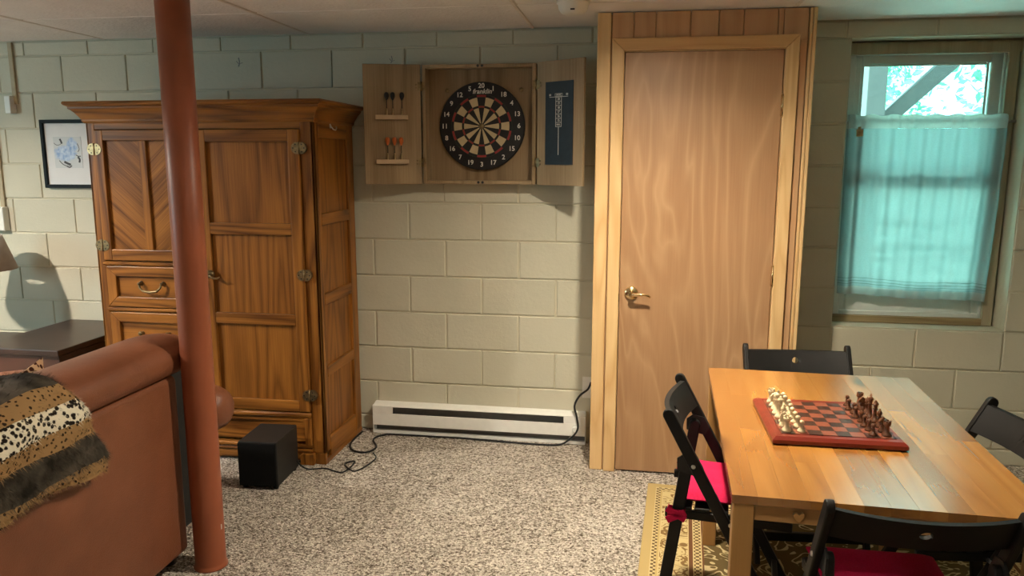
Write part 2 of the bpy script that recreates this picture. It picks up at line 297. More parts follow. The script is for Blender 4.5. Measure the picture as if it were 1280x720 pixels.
# ------------------------------------------------------------------ mesh helpers
class MB:
    def __init__(s): s.v = []; s.f = []; s.sm = []; s.mi = []
    def add(s, vs, fs, smooth=False, mi=0):
        o = len(s.v); s.v += [tuple(p) for p in vs]
        for f in fs: s.f.append(tuple(i + o for i in f)); s.sm.append(smooth); s.mi.append(mi)
        return s
    def box(s, x0, x1, y0, y1, z0, z1, mi=0):
        return s.add([(x0, y0, z0), (x1, y0, z0), (x1, y1, z0), (x0, y1, z0), (x0, y0, z1), (x1, y0, z1), (x1, y1, z1), (x0, y1, z1)],
                     [(0, 3, 2, 1), (4, 5, 6, 7), (0, 1, 5, 4), (1, 2, 6, 5), (2, 3, 7, 6), (3, 0, 4, 7)], mi=mi)
    def prism(s, pts, axis, a, b, smooth=False, mi=0):
        # pts: 2-D outline; axis 'x' -> pts are (y, z); 'y' -> (x, z); 'z' -> (x, y)
        def P(p, t): return {'x': (t, p[0], p[1]), 'y': (p[0], t, p[1]), 'z': (p[0], p[1], t)}[axis]
        k = len(pts); vs = [P(p, a) for p in pts] + [P(p, b) for p in pts]
        fs = [(i, (i + 1) % k, (i + 1) % k + k, i + k) for i in range(k)]
        s.add(vs, fs, smooth, mi); o = len(s.v) - 2 * k
        s.f += [tuple(o + i for i in range(k))[::-1], tuple(o + k + i for i in range(k))]; s.sm += [False, False]; s.mi += [mi, mi]
        return s
    def tube(s, path, r, seg=10, cap=True, mi=0, sy=1.0):
        P = [Vector(p) for p in path]; k = len(P)
        rs = r if isinstance(r, (list, tuple)) else [r] * k
        vs = []; ref = None
        for i, p in enumerate(P):
            t = (P[min(i + 1, k - 1)] - P[max(i - 1, 0)]).normalized()
            if ref is None:
                ref = Vector((0, 0, 1)) if abs(t.z) < 0.9 else Vector((1, 0, 0))
            a = (ref - t * ref.dot(t)).normalized(); b = t.cross(a); ref = a
            for j in range(seg):
                an = 2 * math.pi * j / seg
                vs.append(p + a * (math.cos(an) * rs[i]) + b * (math.sin(an) * rs[i] * sy))
        fs = [(i * seg + j, i * seg + (j + 1) % seg, (i + 1) * seg + (j + 1) % seg, (i + 1) * seg + j) for i in range(k - 1) for j in range(seg)]
        s.add(vs, fs, True, mi)
        if cap:
            o = len(s.v) - len(vs)
            s.f += [tuple(o + j for j in range(seg))[::-1], tuple(o + (k - 1) * seg + j for j in range(seg))]; s.sm += [False, False]; s.mi += [mi, mi]
        return s
    def lathe(s, prof, c=(0, 0, 0), seg=16, axis='z', mi=0):
        vs = []
        for r, h in prof:
            for j in range(seg):
                an = 2 * math.pi * j / seg; a, b = math.cos(an) * r, math.sin(an) * r
                p = {'z': (a, b, h), 'y': (a, h, b), 'x': (h, a, b)}[axis]
                vs.append((p[0] + c[0], p[1] + c[1], p[2] + c[2]))
        k = len(prof)
        fs = [(i * seg + j, i * seg + (j + 1) % seg, (i + 1) * seg + (j + 1) % seg, (i + 1) * seg + j) for i in range(k - 1) for j in range(seg)]
        if axis == 'y': fs = [f[::-1] for f in fs]
        s.add(vs, fs, True, mi); o = len(s.v) - len(vs)
        s.f += [tuple(o + j for j in range(seg)), tuple(o + (k - 1) * seg + j for j in range(seg))]; s.sm += [False, False]; s.mi += [mi, mi]
        return s
    def grid(s, rows, smooth=True, mi=0, closed=False):
        # rows: list of equally long lists of points
        k = len(rows[0]); vs = [p for r in rows for p in r]
        m = k if closed else k - 1
        return s.add(vs, [(i * k + j, i * k + (j + 1) % k, (i + 1) * k + (j + 1) % k, (i + 1) * k + j) for i in range(len(rows) - 1) for j in range(m)], smooth, mi)
    def xf(s, mat):
        s.v = [tuple(mat @ Vector(p)) for p in s.v]; return s

def wloc(o):
    p = Vector((0, 0, 0))
    while o is not None: p += o.location; o = o.parent
    return p
def tag(o, label=None, cat=None, group=None, kind=None):
    if label: o['label'] = label
    if cat: o['category'] = cat
    if group: o['group'] = group
    if kind: o['kind'] = kind
    return o
def obj(name, mb, mats, parent=None, bevel=0.0, bseg=2, world=True, sub=0, label=None, smooth=False, kind=None):
    vs = [Vector(p) for p in mb.v]
    if parent is None:
        lo = Vector((min(p.x for p in vs), min(p.y for p in vs), min(p.z for p in vs))); hi = Vector((max(p.x for p in vs), max(p.y for p in vs), max(p.z for p in vs)))
        off = Vector(((lo.x + hi.x) / 2, (lo.y + hi.y) / 2, lo.z))
    else: off = wloc(parent) if world else Vector((0, 0, 0))
    me = bpy.data.meshes.new(name); me.from_pydata([tuple(p - off) for p in vs], [], mb.f)
    for p, sm, mi in zip(me.polygons, mb.sm, mb.mi): p.use_smooth = sm or smooth; p.material_index = mi
    for m in (mats if isinstance(mats, list) else [mats]): me.materials.append(M[m] if isinstance(m, str) else m)
    bm = bmesh.new(); bm.from_mesh(me)
    bmesh.ops.recalc_face_normals(bm, faces=bm.faces)
    if bevel:
        ed = [e for e in bm.edges if len(e.link_faces) == 2 and e.calc_face_angle(0) > R(28)]
        bmesh.ops.bevel(bm, geom=ed, offset=bevel, segments=bseg, profile=0.5, affect='EDGES', clamp_overlap=True)
        if bseg > 2 or smooth:
            for f in bm.faces: f.smooth = True
    bm.to_mesh(me); bm.free(); me.update()
    o = bpy.data.objects.new(name, me); COL.objects.link(o)
    if parent is None: o.location = off
    else: o.parent = parent
    if sub:
        md = o.modifiers.new('subdivision', 'SUBSURF'); md.levels = sub; md.render_levels = sub
    if label: o['label'] = label
    if kind: o['kind'] = kind
    return o
def thing(name, label, cat, loc=(0, 0, 0), rotz=0.0, group=None):
    o = bpy.data.objects.new(name, None); COL.objects.link(o); o.location = loc; o.rotation_euler = (0, 0, rotz); o.empty_display_size = 0.1
    return tag(o, label, cat, group)
def struct(name, mb, mats, parent=None, **k):
    o = obj(name, mb, mats, parent, **k)
    if parent is None: o['kind'] = 'structure'
    return o
def copy_tree(o, parent=None):
    c = o.copy(); COL.objects.link(c)
    if parent is not None: c.parent = parent
    for ch in [x for x in o.children]: copy_tree(ch, c)
    return c
def inst(src, name, parent, loc):
    c = bpy.data.objects.new(name, src.data if hasattr(src, 'data') else src); COL.objects.link(c); c.parent = parent; c.location = loc
    return c
def rbox(x0, x1, y0, y1, z0, z1): return MB().box(x0, x1, y0, y1, z0, z1)
_tc = {}
def text_mb(s, size, shear=0.0, ext=0.0006):
    key = (s, size, shear)
    if key not in _tc:
        cu = bpy.data.curves.new('t', 'FONT'); cu.body = s; cu.size = size; cu.shear = shear; cu.extrude = ext; cu.offset = size * .018; cu.align_x = 'CENTER'; cu.align_y = 'CENTER'; cu.resolution_u = 3
        o = bpy.data.objects.new('t', cu); COL.objects.link(o)
        dg = bpy.context.evaluated_depsgraph_get(); me = bpy.data.meshes.new_from_object(o.evaluated_get(dg))
        _tc[key] = ([tuple(v.co) for v in me.vertices], [tuple(p.vertices) for p in me.polygons])
        bpy.data.objects.remove(o); bpy.data.curves.remove(cu); bpy.data.meshes.remove(me)
    return _tc[key]

# ------------------------------------------------------------------ the room
H = 0.2032; BL = 0.4064; ZJ = 2.118; CZ = 2.20
XL, XR, YB = -2.6, 5.9, -6.6
floor = struct('floor', MB().box(XL - .2, XR + .2, YB - .2, 0.2, -0.1, 0), 'carpet')
# back wall: mortar slab round the window opening, then every block
WX0, WX1, WZ0, WZ1 = 4.470, 5.283, 0.6956, 2.118
wm = MB()
wm.box(XL - .2, WX0, 0.006, 0.22, 0, CZ + .1); wm.box(WX1, XR + .2, 0.006, 0.22, 0, CZ + .1)
wm.box(WX0, WX1, 0.006, 0.22, 0, WZ0 - .002); wm.box(WX0, WX1, 0.006, 0.22, WZ1, CZ + .1)
wall = struct('wall_back', wm, 'mortar')
wl = wloc(wall)
def block_mesh(w, h):
    g, b, d = 0.0032, 0.0040, 0.012
    hw, hh = w / 2 - g, h / 2 - g
    m = MB()
    ring = lambda a, c, y: [(-a, y, -c), (a, y, -c), (a, y, c), (-a, y, c)]
    vs = ring(hw - b, hh - b, 0) + ring(hw - b * .3, hh - b * .3, 0.0022) + ring(hw, hh, 0.009)
    fs = [(0, 1, 2, 3)] + [(r * 4 + i, r * 4 + 4 + i, r * 4 + 4 + (i + 1) % 4, r * 4 + (i + 1) % 4) for r in range(2) for i in range(4)]
    fs = [fs[0]] + [f[::-1] for f in fs[1:]]
    m.add(vs, fs); return m
bcache = {}
def block(x0, x1, z0, z1):
    if x1 - x0 < 0.03: return
    k = (round(x1 - x0, 3), round(z1 - z0, 3))
    dy = random.uniform(-0.0012, 0.0012)
    loc = Vector(((x0 + x1) / 2, dy - 0.001, (z0 + z1) / 2)) - wl
    if k not in bcache: bcache[k] = obj('block', block_mesh(*k), 'block', wall, world=False); bcache[k].location = loc
    else: inst(bcache[k], 'block', wall, loc)
def hole(x0, x1, z0, z1):
    if z0 > WZ1 - .02 or z1 < WZ0 + .02: block(x0, x1, z0, z1); return
    if x1 <= WX0 + .01 or x0 >= WX1 - .01: block(x0, x1, z0, z1); return
    if x0 < WX0: block(x0, WX0, z0, z1)
    if x1 > WX1: block(WX1, x1, z0, z1)
for r in range(0, 12):
    z1 = CZ - 0.001 if r == 0 else ZJ - (r - 1) * H
    z0 = ZJ - r * H if r < 11 else 0.0
    ph = 0.0 if r % 2 == 0 else 0.5
    if r == 0: ph = -0.07
    for i in range(-3, 15):
        x0 = (i + ph) * BL + random.uniform(-.004, .004) * (0 if 10 < i < 14 else 1)
        hole(x0, (i + 1 + ph) * BL, z0, z1)
wr = struct('wall_right', MB().box(XR, XR + .2, YB, 0.0, 0, CZ + .1), 'room_wall')
wlft = struct('wall_left', MB().box(XL - .2, XL, YB, 0.0, 0, CZ + .1), 'room_wall')
wre = struct('wall_rear', MB().box(XL - .2, XR + .2, YB - .2, YB, 0, CZ + .1), 'room_wall')
# ceiling: dark void slab, panels, bars
ceil = struct('ceiling', MB().box(XL - .2, XR + .2, YB - .2, 0.2, CZ + 0.022, CZ + 0.1), 'void')
cl = wloc(ceil); psrc = {}
SX = [1.70 + 1.215 * k for k in range(-4, 5)]; SY = [-0.60 - 0.61 * k for k in range(-1, 11)]
for a in range(len(SX) - 1):
    for b in range(len(SY) - 1):
        x0, x1 = max(SX[a], XL), min(SX[a + 1], XR); y0, y1 = max(SY[b + 1], YB), min(SY[b], 0.0)
        if x1 - x0 < .05 or y1 - y0 < .05: continue
        g = 0.004; k = (round(x1 - x0, 2), round(y1 - y0, 2))
        w, h = (x1 - x0) / 2 - 0.008, (y1 - y0) / 2 - g
        loc = Vector(((x0 + x1) / 2, (y0 + y1) / 2, CZ + random.uniform(0, .0025))) - cl
        if k not in psrc:
            o = obj('ceiling_panel', MB().box(-w, w, -h, h, 0, 0.015), 'ceil', ceil, bevel=0.003, bseg=1, world=False); o.location = loc; psrc[k] = o
        else: o = inst(psrc[k], 'ceiling_panel', ceil, loc)
        o.rotation_euler = (random.uniform(-.003, .003), random.uniform(-.0015, .0015), 0)
bsrc = None
for x in SX:
    if XL < x < XR:
        if bsrc is None: bsrc = obj('ceiling_bar', MB().prism([(-.013, .012), (-.013, .003), (-.006, -.002), (.006, -.002), (.013, .003), (.013, .012)], 'y', YB - 0, 0), 'tbar', ceil, world=False); bsrc.location = Vector((x, 0, CZ)) - Vector((cl.x, cl.y, cl.z))
        else: inst(bsrc, 'ceiling_bar', ceil, Vector((x, 0, CZ)) - cl)

for k_, (x, y) in enumerate(((3.53, -1.40), (-.34, -1.95), (3.55, -3.05), (.6, -5.2))):  # unseen rings; the last two only dress the added fill lights
    struct('trim_%d' % (k_ + 5), MB().grid([[(x + r * math.cos(R(15 * a)), y + r * math.sin(R(15 * a)), z) for a in range(24)] for r, z in ((.075, CZ + .012), (.075, CZ - .010), (.080, CZ - .013), (.100, CZ - .008), (.104, CZ - .001))], closed=True), 'tbar')
w2 = MB().box(XL + .001, XL + .04, -3.60, -3.54, 1.10, 2.02).box(XL + .001, XL + .04, -2.26, -2.20, 1.10, 2.02).box(XL + .001, XL + .04, -3.54, -2.26, 1.10, 1.15).box(XL + .001, XL + .04, -3.54, -2.26, 1.97, 2.02)
struct('added_window_frame', w2, 'sash')  # unseen frame added round the cool side fill
# ------------------------------------------------------------------ closet with door
CY = -0.38
cw = MB()
cw.box(3.272, 3.29, CY + .012, 0.0, 0, CZ - .004); cw.box(4.20, 4.216, CY + .012, 0.0, 0, CZ - .004)
cw.box(3.29, 4.20, CY + .05, CY + .06, 2.02, CZ - .004)
closet = struct('wall_closet', cw, 'pine_plank')
xs = [3.332, 3.43, 3.53, 3.683, 3.806, 3.914, 4.060, 4.085, 4.19]
for a, b in zip(xs[:-1], xs[1:]):
    obj('plank', MB().box(a + .0012, b - .0012, CY, CY + .016, 2.06, CZ - .003), 'pine_plank', closet, bevel=.0022, bseg=1)
obj('plank', MB().box(4.158, 4.189, CY, CY + .016, 0.0, 2.06), 'pine_plank', closet, bevel=.002, bseg=1)
obj('plank', MB().box(3.329, 3.337, CY, CY + .016, 0.0, 2.06), 'pine_plank', closet, bevel=.002, bseg=1)
obj('corner_board', MB().box(3.268, 3.328, CY - .004, CY + .014, 0.0, CZ - .003), 'pine_trim_v', closet, bevel=.003)
obj('corner_board', MB().box(3.2665, 3.2715, CY - .003, 0, 0.0, CZ - .003), 'pine_trim_v', closet, bevel=.002, bseg=1)
obj('corner_board', MB().box(4.193, 4.207, CY - .002, CY + .014, 0.0, CZ - .003), 'pine_trim_v', closet, bevel=.004)
obj('corner_board', MB().box(4.208, 4.224, CY - .004, CY + .03, 0.0, CZ - .003), 'pine_trim_v', closet, bevel=.003)
DX0, DX1, DZ = 3.395, 4.094, 2.020
cas = struct('trim_1', MB().prism([(3.335, 0), (3.391, 0), (3.391, 2.026), (3.335, 2.082)], 'y', CY - .019, CY - .001), 'pine_trim_v', bevel=.004)
struct('trim_2', MB().prism([(4.098, 0), (4.155, 0), (4.155, 2.082), (4.098, 2.026)], 'y', CY - .019, CY - .001), 'pine_trim_v', bevel=.004)
struct('trim_3', MB().prism([(3.335, 2.082), (3.391, 2.026), (4.098, 2.026), (4.155, 2.082)], 'y', CY - .019, CY - .001), 'pine_trim_h', bevel=.004)
jamb = MB().box(3.388, 3.392, CY - .001, CY + .06, 0, 2.026).box(4.097, 4.101, CY - .001, CY + .06, 0, 2.026).box(3.392, 4.097, CY - .001, CY + .06, 2.0225, 2.026)
struct('trim_4', jamb, 'pine_trim_v')
door = struct('door_1', MB().box(DX0, DX1 - .001, CY - .004, CY + .032, 0.008, DZ), 'luan', bevel=.0015, bseg=1)
hd = MB().lathe([(0.002, -.012), (.030, -.011), (.0325, -.006), (.0325, 0)], (3.452, CY - .004, .906), 28, 'y')
rose = obj('handle', hd, 'brass', door, label='shiny brass lever handle')
nk = MB().lathe([(.0125, -.045), (.0115, -.030), (.015, -.012)], (3.452, CY - .004, .906), 18, 'y')
pts = [(3.452, CY - .048, .906), (3.472, CY - .052, .905), (3.492, CY - .055, .9075), (3.512, CY - .056, .9075), (3.530, CY - .054, .903), (3.541, CY - .051, .895)]
nk.tube(pts, [.012, .0085, .007, .0065, .0058, .004], 12)
obj('lever', nk, 'brass', rose)
def hinge(z, mat='brass'):
    h = MB().tube([(4.096, CY - .012, z - .045), (4.096, CY - .012, z + .045)], .0075, 10)
    h.lathe([(.003, -.052), (.0068, -.049), (.0068, -.045)], (4.096, CY - .012, z), 10).lathe([(.0068, .045), (.0068, .049), (.003, .052)], (4.096, CY - .012, z), 10)
    obj('hinge', h, mat, door, label='brass butt hinge')
for z in (1.777, 1.004, 0.22): hinge(z)
obj('strike_plate', MB().box(3.3905, 3.3935, CY - .006, CY + .01, .862, .90), 'antique', door)

# ------------------------------------------------------------------ window, curtain, outdoors
win = thing('window_1', None, None, (4.877, 0.10, WZ0)); win['kind'] = 'structure'
FY = 0.13
obj('sill', MB().box(WX0, WX1, 0.004, .20, WZ0 - .002, WZ0 + .002), 'block', win)
obj('casing', MB().box(4.474, 5.281, FY - .012, FY + .01, 2.052, 2.108), 'win_wood', win, bevel=.003, label='beige painted head casing with two nail holes')
obj('casing', MB().box(5.222, 5.270, FY - .014, FY + .01, WZ0 + .004, 2.098), 'win_wood', win, bevel=.003, label='right side casing')
obj('casing', MB().box(4.474, 4.500, FY - .012, FY + .01, WZ0 + .004, 2.052), 'win_wood', win, bevel=.003)
obj('bottom_strip', MB().box(4.486, 5.222, FY - .016, FY + .012, WZ0 + .004, WZ0 + .040), 'win_strip', win, bevel=.003, label='worn bare wooden strip along the bottom')
fm = MB()
def ring(mb, x0, x1, z0, z1, y0, y1, w, wb=None):
    wb = wb or w
    mb.box(x0, x0 + w, y0, y1, z0, z1); mb.box(x1 - w, x1, y0, y1, z0, z1); mb.box(x0 + w, x1 - w, y0, y1, z1 - w, z1); mb.box(x0 + w, x1 - w, y0, y1, z0, z0 + wb)
    return mb
obj('buck', ring(MB(), 4.4702, 5.2828, WZ0 + .001, 2.1178, .142, .215, .012), 'win_wood', win)
obj('window_frame', ring(MB(), 4.482, 5.271, WZ0 + .010, 2.106, .145, .24, .026), 'sash', win, bevel=.003, bseg=1)
obj('stop', ring(MB(), 4.506, 5.247, WZ0 + .03, 2.082, .150, .165, .030), 'sash', win, bevel=.003, bseg=1)
us = obj('upper_sash', ring(MB(), 4.506, 5.246, 1.40, 2.080, .195, .225, .068, .045), 'sash', win, bevel=.006)
obj('bead', ring(MB(), 4.572, 5.168, 1.44, 2.014, .188, .197, .012), 'sash', us, bevel=.003, bseg=1)
obj('pane', MB().box(4.572, 5.180, .208, .212, 1.443, 2.014), 'glass', us)
ls = obj('lower_sash', ring(MB(), 4.508, 5.245, WZ0 + .037, 1.452, .166, .190, .060, .135), 'sash', win, bevel=.006)
obj('pane', MB().box(4.566, 5.187, .174, .178, WZ0 + .170, 1.395), 'glass', ls)
obj('sash_lock', MB().box(4.84, 4.89, .150, .175, 1.452, 1.468), 'sash', ls, bevel=.004)
# curtain
cur = thing('cafe_curtain', 'sheer white cafe curtain hanging over the lower part of the window', 'curtain', (4.865, 0.095, 0.84))
random.seed(4)
def cx(s, t):   # s 0..1 across, t 0 top..1 bottom
    x0, x1 = 4.500 + .010 * t, 5.236 - .022 * t ** 1.5
    return x0 + (x1 - x0) * s
phs = [random.uniform(0, 6.28) for _ in range(6)]
def cyv(s, t):
    a = 0.008 + .004 * min(1, t * 2)
    y = a * math.sin(30 * s + phs[0] + 2.4 * math.sin(5 * s) + 1.1 * math.sin(13 * s + .6 * t)) * (.55 + .45 * math.sin(7.3 * s + 1.0)) + a * .8 * math.sin(61 * s + phs[1] + 1.1 * t) * (1 - .6 * t) + .006 * t * math.sin(11 * s + phs[2]) 
    return 0.098 + y
def cz(s, t): return (1.758 - .012 * s * 0) + ((0.850 - .024 * s + .006 * math.sin(9 * s)) - 1.758) * t
def cgrid(t0, t1, nt, dy=0.0, ns=150):
    return MB().grid([[(cx(i / ns, t), cyv(i / ns, t) + dy, cz(i / ns, t)) for i in range(ns + 1)] for t in [t0 + (t1 - t0) * j / nt for j in range(nt + 1)]])
obj('drape', cgrid(0.072, 0.955, 26), 'curtain', cur)
hdm = MB(); ns = 200
rows = []
for j, t in enumerate((0.0, .012, .03, .05, .072)):
    bul = [.001, .006, .009, .006, .001][j]
    rows.append([(cx(i / ns, t), 0.095 - bul + .0022 * math.sin(95 * i / ns + phs[3] + 2.2 * math.sin(17 * i / ns)), cz(i / ns, t) + (.004 * math.sin(47 * i / ns + phs[4]) * (1 if j == 0 else 0))) for i in range(ns + 1)])
hdm.grid(rows); obj('rod_pocket', hdm, 'hem', cur, label='gathered rod pocket along the top')
obj('hem', cgrid(0.955, 1.0, 3, -.001), 'hem', cur, label='doubled bottom hem')
for t in (0.905, 0.922, 0.937):
    obj('woven_stripe', cgrid(t, t + .0028, 1, -.0012), 'stripe', cur, label='thin grey stripe above the hem')
rod = obj('curtain_rod', MB().tube([(4.474, .108, 1.724), (5.279, .108, 1.724)], .006, 12), 'chrome'); tag(rod, 'thin round rod inside the top pocket of the white curtain', 'curtain rod')
clip = obj('curtain_clip', MB().box(4.538, 4.570, .068, .076, 1.652, 1.687).box(4.546, 4.562, .078, .084, 1.685, 1.70), 'antique_light', bevel=.002)
tag(clip, 'small square grey clip on the upper left of the white curtain', 'clip')
# outside
struct('ground', MB().box(-40, 60, .23, 80, .30, .40), 'ground')
post = obj('deck_post', MB().box(5.083, 5.215, 1.95, 2.09, .40, 3.2), 'deck_wood', bevel=.005); tag(post, 'upright grey timber post outside the window', 'post')
br = MB().prism([(5.06, 1.70), (5.215, 1.70), (5.90, 2.36), (5.90, 2.51)], 'y', 2.10, 2.22); bro = obj('deck_brace', br, 'deck_wood', bevel=.004)
tag(bro, 'slanting grey timber brace rising right from the post outside', 'brace')
random.seed(9)
def tree(name, label, x, y, r, h, nl, dens):
    t = thing(name, label, 'tree', (x, y, .4), group=None)
    obj('trunk', MB().tube([(x, y, .4), (x + .05, y + .03, h * .4), (x - .04, y, h * .8)], [.11, .09, .04], 10), 'bark', t)
    m = MB()
    cl_ = [(x + random.gauss(0, r * .5), y + random.gauss(0, r * .35), h * (.55 + .45 * random.random()) + random.gauss(0, .3)) for _ in range(dens)]
    for i in range(nl):
        c = cl_[i % dens]; p = Vector(c) + Vector((random.gauss(0, r * .17), random.gauss(0, r * .17), random.gauss(0, r * .14)))
        if p.z < .5 or p.y < 2.6: continue
        a = Vector((random.gauss(0, 1), random.gauss(0, 1), random.gauss(0, .6))).normalized(); b = a.cross(Vector((random.gauss(0, 1), random.gauss(0, 1), random.gauss(0, 1)))).normalized()
        l, w = random.uniform(.05, .085), random.uniform(.022, .036)
        m.add([p - a * l, p + b * w, p + a * l, p - b * w], [(0, 1, 2, 3)])
    obj('foliage', m, 'leaf', t, kind='stuff')
tree('leafy_tree', 'bushy green tree outside beyond the upright post', 5.3, 6.0, 1.2, 3.2, 2600, 16)
tree('leafy_tree', 'sparse green tree outside right of the slanting brace', 7.9, 5.2, 1.2, 3.2, 1700, 18)
tree('leafy_tree', 'low green tree farthest behind the curtained window', 6.6, 10.5, 1.7, 3.4, 3000, 14)

# ------------------------------------------------------------------ pole and smoke detector
pl = MB().lathe([(.062, 0), (.0625, .006), (.0575, .012), (.0565, .02), (.0565, 1.2), (.0565, CZ - .006)], (1.888, -1.543, 0), 40)
po = thing('support_pole', 'reddish brown steel support pole beside the leather sofa', 'pole', (1.888, -1.543, 0))
obj('shaft', pl, 'pole', po)
obj('top_plate', MB().box(1.826, 1.950, -1.605, -1.481, CZ - .007, CZ - .001), 'pole', po, bevel=.002)
obj('paint_chip', MB().box(1.9445, 1.9452, -1.552, -1.546, .155, .175), 'white_print', po, label='small white paint chip')
sd = thing('smoke_detector', 'small white round smoke detector on the ceiling', 'smoke detector', (3.175, -.64, CZ - .055))
obj('housing', MB().lathe([(.002, -.055), (.03, -.054), (.052, -.046), (.062, -.03), (.066, -.012), (.070, -.010), (.070, 0)], (3.175, -.64, CZ), 32), 'plastic', sd)
obj('indicator', MB().box(3.168, 3.186, -.700, -.690, CZ - .043, CZ - .038), 'rubber', sd, label='dark slot on the rim')

# ------------------------------------------------------------------ armoire
AF = -0.545; AB = -0.03; AX0, AX1 = 0.745, 1.940
arm = thing('armoire', 'tall golden oak armoire with brass hinges and crown moulding', 'armoire', (1.3425, -.29, 0))
cs = MB()
cs.box(AX0 + .012, AX1 - .014, AF + .02, AB, .055, 1.72)
obj('carcass', cs, 'oak_panel', arm)
def sidegrid(xo, xi, tagname):
    zr = [(.025, .125), (.445, .50), (.815, .872), (1.215, 1.272), (1.64, 1.725)]
    for z0, z1 in zr: obj('side_rail', MB().box(min(xo, xi), max(xo, xi), -.480, -.115, z0, z1), 'oak_y', arm, bevel=.002, bseg=1)
    obj('side_stile', MB().box(min(xo, xi), max(xo, xi), -.115, AB, .025, 1.725), 'oak_v', arm, bevel=.003)
    obj('side_stile', MB().box(min(xo, xi), max(xo, xi), AF, -.480, .06, 1.725), 'oak_v', arm, bevel=.004)
sidegrid(AX1, AX1 - .016, 'r'); sidegrid(AX0, AX0 + .014, 'l')
# front frame
obj('front_stile', MB().box(AX0, .790, AF, AF + .022, .06, 1.725), 'oak_v', arm, bevel=.003)
obj('front_stile', MB().box(1.873, AX1, AF, AF + .022, .06, 1.725), 'oak_v', arm, bevel=.004)
obj('front_stile', MB().box(1.298, 1.340, AF, AF + .022, .30, 1.69), 'oak_v', arm, bevel=.003)
obj('front_rail', MB().box(.790, 1.873, AF, AF + .022, 1.682, 1.725), 'oak_h', arm, bevel=.002)
# crown
prof = [(AF + .03, 1.712), (AF - .004, 1.712), (AF - .012, 1.722), (AF - .012, 1.730), (AF - .020, 1.744), (AF - .032, 1.762), (AF - .045, 1.776), (AF - .052, 1.781), (AF - .052, 1.790), (AF - .064, 1.797), (AF - .070, 1.806), (AF - .066, 1.815), (AF + .03, 1.815)]
cr = MB(); k = len(prof)
pf = []; 
ext = [AF - p[0] for p in prof]
def crow(xs_, ys_): return None
ringL = [(AX0 - e, AB, p[1]) for e, p in zip(ext, prof)]; ringFL = [(AX0 - e, AF - e, p[1]) for e, p in zip(ext, prof)]
ringFR = [(AX1 + e, AF - e, p[1]) for e, p in zip(ext, prof)]; ringR = [(AX1 + e, AB, p[1]) for e, p in zip(ext, prof)]
cr.grid([ringFL, ringFR], smooth=False, closed=True)
obj('crown_moulding', cr, 'oak_h', arm, label='flared crown moulding across the front')
obj('crown_moulding', MB().grid([ringFR, ringR], smooth=False, closed=True), 'oak_y', arm); obj('crown_moulding', MB().grid([ringL, ringFL], smooth=False, closed=True), 'oak_y', arm)
obj('top_board', MB().box(AX0 - .03, AX1 + .03, AF - .03, AB, 1.79, 1.812), 'oak_h', arm)
# doors
def framed(name, x0, x1, z0, z1, rails, sw, y0, parent):
    d = thing_part(name, parent, (x0 + x1) / 2, y0, z0)
    return d
def part_empty(name, parent, loc):
    o = bpy.data.objects.new(name, None); COL.objects.link(o); o.parent = parent; o.location = Vector(loc) - wloc(parent); o.empty_display_size = .05
    return o
DY0, DY1 = AF - .014, AF + .004
ld = part_empty('door', arm, (1.04, AF, 1.036)); ld['label'] = 'left door with chevron veneer panels'
obj('stile', MB().box(.793, .840, DY0, DY1, 1.030, 1.678), 'oak_v', ld, bevel=.003); obj('stile', MB().box(1.250, 1.297, DY0, DY1, 1.030, 1.678), 'oak_v', ld, bevel=.003)
obj('rail', MB().box(.840, 1.250, DY0, DY1, 1.627, 1.678), 'oak_h', ld, bevel=.003); obj('rail', MB().box(.840, 1.250, DY0, DY1, 1.030, 1.085), 'oak_h', ld, bevel=.003)
obj('stile', MB().box(1.030, 1.070, DY0 + .003, DY1, 1.085, 1.627), 'oak_v', ld, bevel=.003)
obj('panel', MB().box(.840, 1.030, AF + .002, AF + .010, 1.085, 1.627), 'oak_chev_l', ld, label='panel with grain slanting down to the right'); obj('panel', MB().box(1.070, 1.250, AF + .002, AF + .010, 1.085, 1.627), 'oak_chev_r', ld, label='panel with grain slanting up to the right')
rd = part_empty('door', arm, (1.605, AF, .28)); rd['label'] = 'right door with three stacked panels'
obj('stile', MB().box(1.342, 1.388, DY0, DY1, .278, 1.678), 'oak_v', rd, bevel=.003); obj('stile', MB().box(1.814, 1.870, DY0, DY1, .278, 1.678), 'oak_v', rd, bevel=.003)
for z0, z1 in ((1.620, 1.678), (1.172, 1.228), (.722, .778), (.278, .334)): obj('rail', MB().box(1.388, 1.814, DY0, DY1, z0, z1), 'oak_h', rd, bevel=.003)
for z0, z1 in ((1.228, 1.620), (.778, 1.172), (.334, .722)): obj('panel', MB().box(1.388, 1.814, AF + .002, AF + .010, z0, z1), 'oak_panel', rd)
